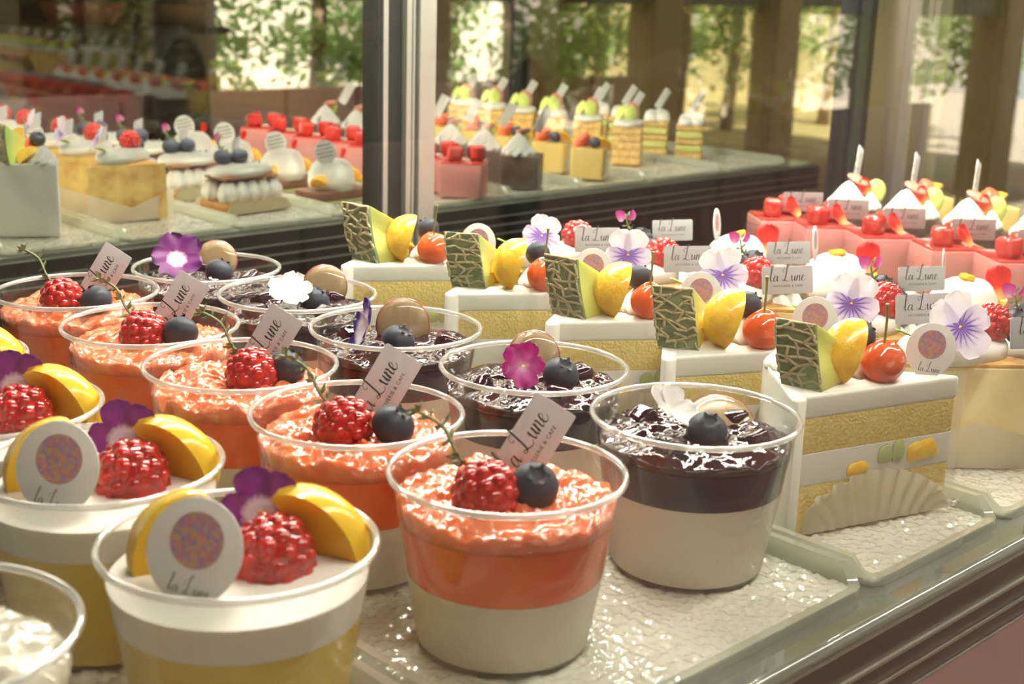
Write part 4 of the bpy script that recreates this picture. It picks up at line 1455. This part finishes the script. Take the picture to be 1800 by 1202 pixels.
for j, ty in enumerate(TY):
    t = thing('cream_tart', TLAB[j], 'tart', (0.340, ty, ZT), R(-4), 'blueberry cream tarts')
    part('card_board', cached('tb', board_mesh), t, label='folded gold board under the tart')
    part('tart_base', cached('tbase', lambda: MB().rprism(rpoly([(-0.037, -0.0235), (0.037, -0.0235), (0.037, 0.0235), (-0.037, 0.0235)], 0.003), 0.002, 0.0112, 0.001).mesh('tart', M_tart, angle=50)), t)
    part('piped_cream', cached('tsh', shells_mesh), t)
    part('chocolate_sheet', cached('tch', lambda: MB().rprism(rpoly([(-0.034, -0.0195), (0.034, -0.0195), (0.034, 0.0195), (-0.034, 0.0195)], 0.003), 0.0345, 0.0366, 0.0004).mesh('sheet', M_chocp, angle=50)), t)
    ct = part('cream_top', quenelle_mesh('ttop%d' % (j % 2), 0.037, 0.0205, 0.0125, seed=j, flat=-0.35), t, (0, 0, 0.0362))
    for k in range(5):
        part('silver_pearl', cached('drag', lambda: MB().sphere(0.0013, nu=8, nv=6).mesh('pearl', M_silver)), ct, (0.012 + 0.005 * (k % 3), -0.006 + 0.005 * k * 0.7, 0.0128))
    blueberry_parts(t, (-0.018, -0.008, 0.0545), 0.0090, (R(30), R(20), R(50)))
    blueberry_parts(t, (0.000, -0.002, 0.0550), 0.0088, (R(40), R(-10), R(10)))
    blueberry_parts(t, (-0.006, -0.017, 0.0515), 0.0078, (R(20), R(10), R(90)))
    s_ = thyme(t, (-0.008, -0.013, 0.053), None, (R(-25), R(-32), R(20)), L=0.026, key='thymeT', seed=9, n=5)
    for bx, by, bz in ((-0.003, 0.002, 0.026), (0.005, -0.004, 0.021)):
        part('blossom', petal_mesh('blossom', P_MAG, 0.008, 0.008, 0.6), s_, (bx, by, bz), (R(40), R(20), R(bx * 30000)))
    cn = facing(0.02, 0.10)
    flat_card('pearl name card standing on the %s blueberry cream tart' % ['nearest', 'second nearest', 'second farthest', 'farthest'][j], Vector((0.349, ty - 0.030 + 0.006, 0.0660)), cn, tilted(cn, -3), 'cards on the cream tarts', w=0.0300, h=0.0155)

# ------------------------------------------------------------------ white dome tarts
DY = [0.022, 0.113, 0.220, 0.314]
DLAB = ['white dome tart nearest, hidden at the right edge and seen in the mirror', 'white dome tart with red petal, second from the front', 'white dome tart with red petal, second from the back', 'white dome tart farthest back, with edge-on round card']
for j, dy in enumerate(DY):
    t = thing('dome_tart', DLAB[j], 'tart', (0.460, dy, ZT), R(-8), 'white dome tarts')
    part('card_board', cached('db', lambda: MB().prism(rpoly([(-0.046, -0.026), (0.046, -0.026), (0.046, 0.026), (-0.046, 0.026)], 0.01), 0.0006, 0.0016).mesh('board', mat('lime_card_board', (0.50, 0.52, 0.24), rough=0.5), smooth=False)), t)
    part('tart_base', cached('dbs', lambda: MB().rprism(rpoly([(-0.040, -0.021), (0.040, -0.021), (0.040, 0.021), (-0.040, 0.021)], 0.006), 0.002, 0.012, 0.001).mesh('tart', M_choctart, angle=50)), t)
    part('cream_dome', quenelle_mesh('dome', 0.0285, 0.0225, 0.034, flat=-0.1), t, (-0.002, 0, 0.0115))
    part('orange_dab', cached('dab', lambda: gem_mesh('zest', 0.009, M_zest)), t, (-0.004, -0.002, 0.0462), (0.3, 0.2, j), (1.3, 1, 0.6))
    part('orange_segment', segment_mesh('orange_sm', M_orange, 60, 0.0135), t, (0.030, -0.002, 0.020), (R(20), R(20), R(70)))
    part('orange_segment', segment_mesh('orange_sm', M_orange, 60, 0.0135), t, (-0.030, 0.012, 0.018), (R(-20), R(-20), R(100)))
    pn = (HF * 0.9 + _r * 0.25 + Vector((0, 0, 0.4)))
    part('red_petal', petal_mesh('redpet', P_RED, 0.024, 0.019, 0.25, 0.12), t, (0.021, -0.013, 0.030), axes=ortho(pn, (0, 0, 1)))
    cn = Vector((0.42, -0.90, 0.10))
    round_card('white round card leaning behind the %s white dome tart' % ['nearest', 'second nearest', 'second farthest', 'farthest'][j], Vector((0.460 - 0.018, dy + 0.010, 0.0560)), cn, tilted(cn, -12), rad=0.0122)

# ------------------------------------------------------------------ pink mousse cubes
KY = [-0.03, 0.03, 0.088, 0.146, 0.204, 0.268, 0.324, 0.372]
WHICH = ['foremost, seen only in the mirror', 'second from the front, seen in the mirror', 'third from the front at the right picture edge', 'fourth from the front with raspberry-red gem', 'fourth from the back', 'third from the back', 'second from the back', 'farthest back, beside the mirror stile']
for j, ky in enumerate(KY):
    t = thing('pink_mousse_cake', 'pink mousse cube with red jelly top, ' + WHICH[j], 'cake', (0.598, ky, ZT), R(-38), 'pink mousse cubes')
    part('mousse_body', cached('pmb', lambda: MB().rprism(rpoly([(-0.024, -0.024), (0.024, -0.024), (0.024, 0.024), (-0.024, 0.024)], 0.002), 0.001, 0.0385, 0.0012).mesh('mousse', M_pink, angle=50)), t)
    part('jelly_glaze', cached('pmg', lambda: MB().rprism(rpoly([(-0.0235, -0.0235), (0.0235, -0.0235), (0.0235, 0.0235), (-0.0235, 0.0235)], 0.003), 0.0384, 0.0405, 0.0005).mesh('glaze', M_redj, angle=50)), t)
    part('jelly_gem', gem_mesh('gem'), t, (-0.010, -0.009, 0.0485), (0.1, 0.05, 0.5 + j))
    part('jelly_gem', gem_mesh('gem'), t, (0.010, 0.012, 0.0485), (0.2, 1.6, 0.2 + j))
    pn = (HF * 0.7 + _r * 0.5 + Vector((0, 0, 0.6)))
    part('red_petal', petal_mesh('redpet2', P_RED, 0.020, 0.016, 0.3, 0.1), t, (0.014, -0.014, 0.0418), axes=ortho(Matrix.Rotation(R(38), 3, 'Z') @ pn, Matrix.Rotation(R(38), 3, 'Z') @ (Vector((0, 0, 1)) - _r * 0.9)))

    def film():
        mb = MB()
        pts = [(-0.026, 0.0245), (-0.0265, -0.0250), (0.010, -0.0268), (0.026, -0.0260), (0.038, -0.0200)]
        n = len(pts)
        vs = [(a, b, 0.001) for a, b in pts] + [(a, b, h_) for (a, b), h_ in zip(pts, (0.030, 0.036, 0.034, 0.040, 0.046))]
        return mb.add(vs, [(i, i + 1, n + i + 1, n + i) for i in range(n - 1)]).mesh('film', M_film, smooth=False)
    part('clear_film', cached('pmf', film), t)
    if j >= 2:
        cn = facing(-0.05, 0.0)
        flat_card('grey name card on the pink mousse cube that is %s' % ['', '', 'third from the front', 'fourth from the front', 'fourth from the back', 'third from the back', 'second from the back', 'farthest back'][j], Vector((0.598, ky, 0.055)) + _r * 0.020 - HF * 0.002, cn, tilted(cn, -1), 'cards on the pink mousse cubes', w=0.036, h=0.0175, m=mat('grey_pearl_card', (0.42, 0.40, 0.41), rough=0.3, metal=0.3))

# ------------------------------------------------------------------ chocolate cups with cream
CYL = [-0.02, 0.05, 0.115, 0.176, 0.239, 0.301, 0.362]
CW = ['foremost, seen only in the mirror', 'second from the front, seen in the mirror', 'third from the front, at the right picture edge', 'middle of its row', 'third from the back', 'second from the back', 'farthest back']
for j, cy in enumerate(CYL):
    t = thing('chocolate_mousse', 'chocolate mousse with cream peak, ' + CW[j], 'cake', (0.700, cy, ZT), R(-36), 'chocolate mousses with cream')
    part('mousse_body', cached('chb', lambda: MB().rprism(rpoly([(-0.0225, -0.0225), (0.0225, -0.0225), (0.0225, 0.0225), (-0.0225, 0.0225)], 0.003), 0.001, 0.040, 0.0012).mesh('mousse', M_choc, angle=50)), t)
    part('cream_swirl', swirl_mesh('swirl_big', 0.0215, 0.026, 10, 1.0), t, (-0.006, -0.004, 0.0395))
    part('cream_swirl', swirl_mesh('swirl_mid', 0.012, 0.016, 9, 1.0), t, (0.014, -0.010, 0.0395))
    rot = Matrix.Rotation(R(36), 3, 'Z')
    gn = rot @ (HF + Vector((0, 0, 0.2)) + _r * 0.1)
    part('green_grape', cached('ggr', lambda: MB().sphere(1, sc=(0.82, 1, 0.32), nu=20, nv=12).mesh('green_grape', M_ggrape)), t, rot @ (_r * 0.022 - HF * 0.002) + Vector((0, 0, 0.0545)), None, 0.0125, ortho(gn, tilted(gn, 18)))
    sn = rot @ (HF * 0.3 + Vector((0, 0, 0.9)) + _r * 0.35)
    part('grape_slice', cached('rgs', lambda: MB().sphere(1, sc=(0.85, 1, 0.28), nu=20, nv=10).mesh('grape_slice', M_rgrape)), t, rot @ (_r * 0.004) + Vector((0, 0, 0.0660)), None, 0.0115, ortho(sn, rot @ _r))
    pn = rot @ (HF * 0.9 + _r * 0.35 + Vector((0, 0, 0.5)))
    part('red_petal', petal_mesh('redpet3', P_RED, 0.019, 0.016, 0.3, 0.1), t, rot @ (_r * 0.016 + HF * 0.006) + Vector((0, 0, 0.0520)), axes=ortho(pn, tilted(pn, -35)))

    def wing():
        mb = MB()
        for s_ in (0, 1):
            def f(u, v, s_=s_):
                a = -0.0235 + 0.060 * u
                h_ = 0.030 * math.sqrt(max(0.0, 1 - (2 * v - 1) ** 2)) if False else 0
                z = 0.001 + v * 0.040 * (1 if u < 0.75 else math.sqrt(max(0.05, 1 - ((u - 0.75) / 0.25) ** 2)))
                return (a, -0.0236, z) if s_ == 0 else (-0.0236, a, z)
            mb.grid(f, 10, 5)
        return mb.mesh('film', M_film)
    part('clear_film', cached('chf', wing), t)
    cn = Vector((0.20, -0.97, 0.12))
    flat_card('slanting plain card stuck in the chocolate mousse that is %s' % CW[j].split(',')[0], Vector((0.700, cy, 0.0)) + Vector((0.022, 0.010, 0.083)), cn, tilted(cn, -62), 'cards in the chocolate mousses', w=0.030, h=0.0135, m=M_white)

# ------------------------------------------------------------------ custard puddings
for j, cy in enumerate([0.02, 0.085, 0.150, 0.215, 0.285, 0.355]):
    wl = ['foremost, seen only in the mirror', 'second from the front, seen only in the mirror', 'third from the front, seen in the mirror', 'third from the back, seen in the mirror', 'second from the back, behind a strawberry half', 'farthest back, in front of the mirror'][j]
    t = thing('custard_pudding', 'custard pudding with blueberry and orange, ' + wl, 'dessert cup', (0.826, cy, ZT), R(-34), 'custard puddings')
    part('custard', cached('cub', lambda: MB().rprism(rpoly([(-0.0215, -0.0215), (0.0215, -0.0215), (0.0215, 0.0215), (-0.0215, 0.0215)], 0.005), 0.002, 0.0405, 0.001).mesh('custard', M_custard, angle=50)), t)
    sq = rpoly([(-0.0228, -0.0228), (0.0228, -0.0228), (0.0228, 0.0228), (-0.0228, 0.0228)], 0.006)
    part('cup', cached('cuc', lambda: MB().add([(a, b, 0.001) for a, b in sq] + [(a, b, 0.0445) for a, b in sq], [(i, (i + 1) % len(sq), len(sq) + (i + 1) % len(sq), len(sq) + i) for i in range(len(sq))]).mesh('square_cup', M_cup)), t, label='clear square plastic cup')
    blueberry_parts(t, (-0.0135, 0.0075, 0.0470), 0.0078, (R(-40), 0, 0))
    part('strawberry_half', cached('straw', lambda: MB().sphere(1, sc=(0.8, 1.1, 0.55), nu=18, nv=10).mesh('strawberry', M_strawb)), t, (-0.003, -0.010, 0.0475), (R(50), 0, R(30)), 0.0125)
    part('orange_segment', segment_mesh('orange_sm', M_orange, 60, 0.0135), t, (0.012, 0.004, 0.0410), (0, R(-15), R(40)))
    part('orange_segment', segment_mesh('orange_sm', M_orange, 60, 0.0135), t, (0.004, 0.013, 0.0410), (0, R(15), R(80)))

# ------------------------------------------------------------------ grape pastries and layered cakes
for j, cy in enumerate([-0.055, 0.012, 0.075, 0.138, 0.210, 0.285]):
    wl = ['foremost', 'second from the front', 'third from the front', 'third from the back', 'second from the back', 'farthest back, at the right picture edge'][j]
    t = thing('grape_pastry', 'tall puff pastry with cream and green grape half, ' + wl, 'pastry', (0.976, cy, ZT), R(-38), 'grape pastries')

    def body():
        mb = MB()
        for k in range(5):
            mb.rprism(rpoly([(-0.020 + 0.0006 * (k % 2), -0.020), (0.020, -0.020 + 0.0005 * k), (0.020, 0.020), (-0.020, 0.020 - 0.0006 * (k % 2))], 0.002), 0.001 + 0.0103 * k, 0.0113 + 0.0103 * k, 0.0012)
        return mb.mesh('puff', M_puff, angle=50)
    part('pastry_body', cached('mfb', body), t)
    part('cream_band', cached('mfc', lambda: quenelle_mesh('mfq', 0.0215, 0.0205, 0.010, flat=-0.45)), t, (0, 0, 0.0522))
    rot = Matrix.Rotation(R(38), 3, 'Z')
    gn = Vector((-0.25, 1.0, 0.15))
    part('green_grape', CACHE['ggr'], t, rot @ Vector((-0.004, 0.007, 0)) + Vector((0, 0, 0.0690)), None, 0.0125, ortho(rot @ gn, tilted(rot @ gn, 10)))
    fnx = HF * 0.8 + Vector((0, 0, 0.3)) - _r * 0.3
    part('green_grape', CACHE['ggr'], t, rot @ (HF * 0.012) + Vector((0, 0, 0.0690)), None, 0.0125, ortho(rot @ fnx, tilted(rot @ fnx, -30)))
    part('grape_slice', CACHE['rgs'], t, Vector((0.006, 0.004, 0.0700)), None, 0.0145, ortho(rot @ gn, (0, 0, 1)))
    cn = Vector((0.20, -0.97, 0.12))
    flat_card('plain slanting card in the grape pastry that is %s' % wl.split(',')[0], Vector((0.976 + 0.018, cy - 0.004, 0.084)), cn, tilted(cn, -60), 'cards in the grape pastries', w=0.034, h=0.013, m=M_white)
for j, cy in enumerate([0.10, 0.155, 0.22, 0.285]):
    wl = ['nearest to the front', 'second from the front', 'second from the back', 'farthest back by the mirror'][j]
    t = thing('layered_cake', 'layered pistachio cream and biscuit cake with two cream dollops, ' + wl, 'cake', (1.110, cy, ZT), R(-38), 'layered pistachio cakes')
    for k in range(3):
        part('biscuit_layer', cached('lcb', lambda: MB().rprism(rpoly([(-0.0195, -0.0195), (0.0195, -0.0195), (0.0195, 0.0195), (-0.0195, 0.0195)], 0.003), 0, 0.0072, 0.0012).mesh('biscuit', M_puff, angle=50)), t, (0, 0, 0.001 + 0.0195 * k))
        if k < 2:
            part('cream_layer', cached('lcc', lambda: MB().rprism(rpoly([(-0.019, -0.019), (0.019, -0.019), (0.019, 0.019), (-0.019, 0.019)], 0.005), 0, 0.0125, 0.004).mesh('cream', M_pist, angle=60)), t, (0, 0, 0.0081 + 0.0195 * k))
    for a, b in ((-0.009, -0.006), (0.009, 0.006), (-0.007, 0.010)):
        part('cream_dollop', quenelle_mesh('dollop', 0.0115, 0.0110, 0.0165), t, (a, b, 0.0470))
    cn = Vector((0.20, -0.97, 0.12))
    flat_card('plain slanting card in the layered pistachio cake, %s' % wl, Vector((1.110 + 0.018, cy - 0.004, 0.080)), cn, tilted(cn, -58), 'cards in the layered cakes', w=0.032, h=0.013, m=M_white)

# ------------------------------------------------------------------ the cafe behind the viewer, seen in the mirror doors
ZF = -0.95
struct('floor', MB().box((3.0, -1.6, ZF - 0.03), (12, 6.0, 0.06)).mesh('floor', M_pinkfl, smooth=False))
struct('ceiling', MB().box((3.0, -1.45, 1.75), (12, 5.7, 0.06)).mesh('ceiling', M_ceil, smooth=False))
struct('wall_back', MB().box((3.0, 0.80, 0.4), (12, 0.06, 2.7)).mesh('wall_back', M_wall, smooth=False))
struct('wall_left', MB().box((-3.0, -1.6, 0.4), (0.06, 6, 2.7)).mesh('wall_left', M_wall, smooth=False))
YW = -4.2
xs = [-2.9, -1.0, 0.8, 1.66, 2.95, 4.35, 5.2, 6.3, 7.6, 8.9]
for i, px_ in enumerate(xs):
    w_ = 0.62 if i == 3 else 0.16 if px_ < 4 else 0.26  # one unseen pillar is widened to block a bright ghost in the front glass
    struct('trim_%d' % (i + 1), MB().box((px_, YW, 0.4), (w_, 0.22, 2.7)).mesh('pillar', M_pillar, smooth=False))
struct('wall_front', MB().box((3.0, YW, 1.45), (12, 0.2, 0.6)).mesh('wall_front', M_ceil, smooth=False))
struct('trim_20', MB().box((6.5, YW, 0.40), (5.4, 0.14, 0.56)).mesh('window_header', M_wood, smooth=False))
# low partition with dark joints
pr_ = thing('partition', 'low pink panelled partition seen in the mirror behind the cakes', 'partition', (0.2, -3.1, ZF))
for k in range(13):
    part('pink_panel', MB().box((0.36 * k + 0.18, 0, 0.37), (0.342, 0.05, 0.74)).mesh('panel', M_pinkpn, smooth=False), pr_)
part('backing_rail', MB().box((2.3, -0.03, 0.36), (4.7, 0.02, 0.72)).mesh('rail', M_wood, smooth=False), pr_)
# dark cabinet with shelves of baskets
cb = thing('cabinet', 'dark open cabinet with baskets reflected in the left mirror door', 'cabinet', (1.96, -3.7, ZF))
part('carcass', MB().box((0.35, -0.2, 1.25), (0.90, 0.04, 2.5)).mesh('carcass', M_wood, smooth=False), cb)
for z in (0.95, 1.15, 1.45):
    part('cabinet_shelf', MB().box((0.35, 0, z), (0.86, 0.36, 0.03)).mesh('shelf', M_wood, smooth=False), cb)
for k, (bx, bz, m, w_) in enumerate(((0.1, 1.0, M_paste1, 0.34), (0.55, 1.0, M_paste2, 0.3), (0.0, 1.2, M_paste2, 0.26), (0.42, 1.2, M_paste1, 0.3), (0.2, 1.5, M_paste2, 0.4))):
    def bk(w_=w_, m=m):
        return MB().lathe([(w_ * 0.40, 0), (w_ * 0.5, 0.09), (w_ * 0.47, 0.09), (w_ * 0.38, 0.01)], 20).mesh('basket', m)
    o = part('basket', bk(), None, (2.08 + bx * 0.9, -3.68, ZF + bz - 0.035 + 0.0), None)
    tag(o, ['red-brown bowl low on the left of the dark cabinet', 'tan basket low on the right of the dark cabinet', 'tan basket on the middle shelf at the left', 'red-brown bowl on the middle shelf at the right', 'wide tan basket on the top shelf'][k], 'basket', 'baskets in the cabinet')
# round-backed wicker chair
ch = thing('wicker_chair', 'dark round-backed wicker chair reflected in the left mirror door', 'chair', (1.90, -2.50, ZF), R(142))
def chair_back():
    mb = MB()
    pts = [(0.24 * math.cos(a), 0.0, 0.74 + 0.25 * math.sin(a)) for a in [R(-20) + R(220) * k / 24 for k in range(25)]]
    mb.tube(pts, 0.022, 8)
    return mb.mesh('back_hoop', M_wicker)
def chair_weave():
    mb = MB()
    for k in range(11):
        x = -0.2 + 0.04 * k
        h_ = math.sqrt(max(0.0, 1 - (x / 0.24) ** 2)) * 0.25
        mb.tube([(x, 0.004, 0.5), (x, 0.0, 0.74 + h_)], 0.008, 5)
    for k in range(11):
        z = 0.53 + 0.042 * k
        w_ = 0.235 * (1 if z < 0.74 else math.sqrt(max(0.02, 1 - ((z - 0.74) / 0.25) ** 2)))
        mb.tube([(-w_, -0.004, z), (w_, -0.004, z)], 0.008, 5)
    return mb.mesh('woven_back', M_wicker)
part('back_hoop', chair_back(), ch)
part('woven_back', chair_weave(), ch)
part('seat', MB().rprism(rpoly([(-0.24, -0.02), (0.24, -0.02), (0.22, 0.42), (-0.22, 0.42)], 0.05), 0.43, 0.47, 0.01).mesh('seat', M_wicker, angle=40), ch)
for a, b in ((-0.21, 0.0), (0.21, 0.0), (-0.19, 0.38), (0.19, 0.38)):
    part('leg', MB().tube([(a, b, 0.0), (a, b, 0.44 if b > 0.1 else 0.68)], 0.018, 8).mesh('leg', M_wicker), ch)

# terrace and trees outside
struct('floor_2', MB().box((4.5, -9.3, ZF - 0.05), (22, 10.0, 0.06)).mesh('terrace', M_ground, smooth=False))
def tree(label, x, y, seed, h=2.6, w=0.55, n=2600):
    rnd = random.Random(seed)
    t = thing('garden_tree', label, 'tree', (x, y, ZF), 0, 'garden trees outside')
    mb = MB()
    mb.tube(catmull([(0, 0, -0.02), (0.05, 0.02, h * 0.4), (-0.03, 0.0, h * 0.8), (0.02, 0, h)], 4), [0.06 - 0.0028 * k for k in range(13)], 7)
    for k in range(7):
        a = rnd.uniform(0, 2 * PI)
        z = h * rnd.uniform(0.35, 0.85)
        mb.tube([(0, 0, z), (0.5 * w * math.cos(a), 0.5 * w * math.sin(a), z + 0.25), (w * math.cos(a), w * math.sin(a), z + 0.4)], [0.025, 0.016, 0.007], 5)
    part('trunk', mb.mesh('trunk', M_trunk), t)
    lf = MB()
    clumps = [(Vector((rnd.gauss(0, w * 0.55), rnd.gauss(0, w * 0.55), h * rnd.uniform(0.22, 1.08))), rnd.uniform(0.12, 0.26)) for k in range(26)]
    for k in range(n):
        c, s_ = rnd.choice(clumps)
        p_ = c + Vector((rnd.gauss(0, s_ * 0.6), rnd.gauss(0, s_ * 0.6), rnd.gauss(0, s_ * 0.6)))
        d = Vector((rnd.uniform(-1, 1), rnd.uniform(-1, 1), rnd.uniform(-1, 0.6))).normalized()
        sd = d.cross(Vector((rnd.uniform(-1, 1), rnd.uniform(-1, 1), 1))).normalized()
        l_ = rnd.uniform(0.07, 0.12)
        lf.add([p_, p_ + d * l_ * 0.5 + sd * l_ * 0.24, p_ + d * l_, p_ + d * l_ * 0.5 - sd * l_ * 0.24], [(0, 1, 2, 3)])
    o = part('foliage', lf.mesh('foliage', M_fol, smooth=False), t)
    o['kind'] = 'stuff'
TREES = [(1.2, -5.4), (3.25, -5.3), (3.8, -5.9), (4.5, -5.4), (5.5, -5.7), (6.2, -5.3), (7.1, -5.8), (8.0, -5.4), (9.2, -5.8), (10.4, -5.6), (2.3, -6.4), (6.8, -6.8), (8.8, -7.0)]
for i, (x, y) in enumerate(TREES):
    tree('leafy garden tree outside the cafe windows, ' + ['seen at the left edge of the mirror', 'bright beside the dark cabinet', 'behind the bright tree near the cabinet', 'next to the left door stile', 'just right of the broad stile', 'behind the grape pastries', 'behind the layered cakes', 'near the right door stile', 'right of the steel column', 'farthest right', 'behind the dark cabinet', 'in the second row near the middle', 'in the second row at the right'][i], x, y, 40 + i)
hb = MB().box((5, -8.9, 0.35), (24, 0.3, 2.9)).mesh('garden_wall', mat('pale_stucco', (0.55, 0.48, 0.43), rough=0.9, var=0.08, vscale=3), smooth=False)
tag(part('garden_wall', hb), 'pale sunlit stucco wall closing off the terrace far behind', 'wall')
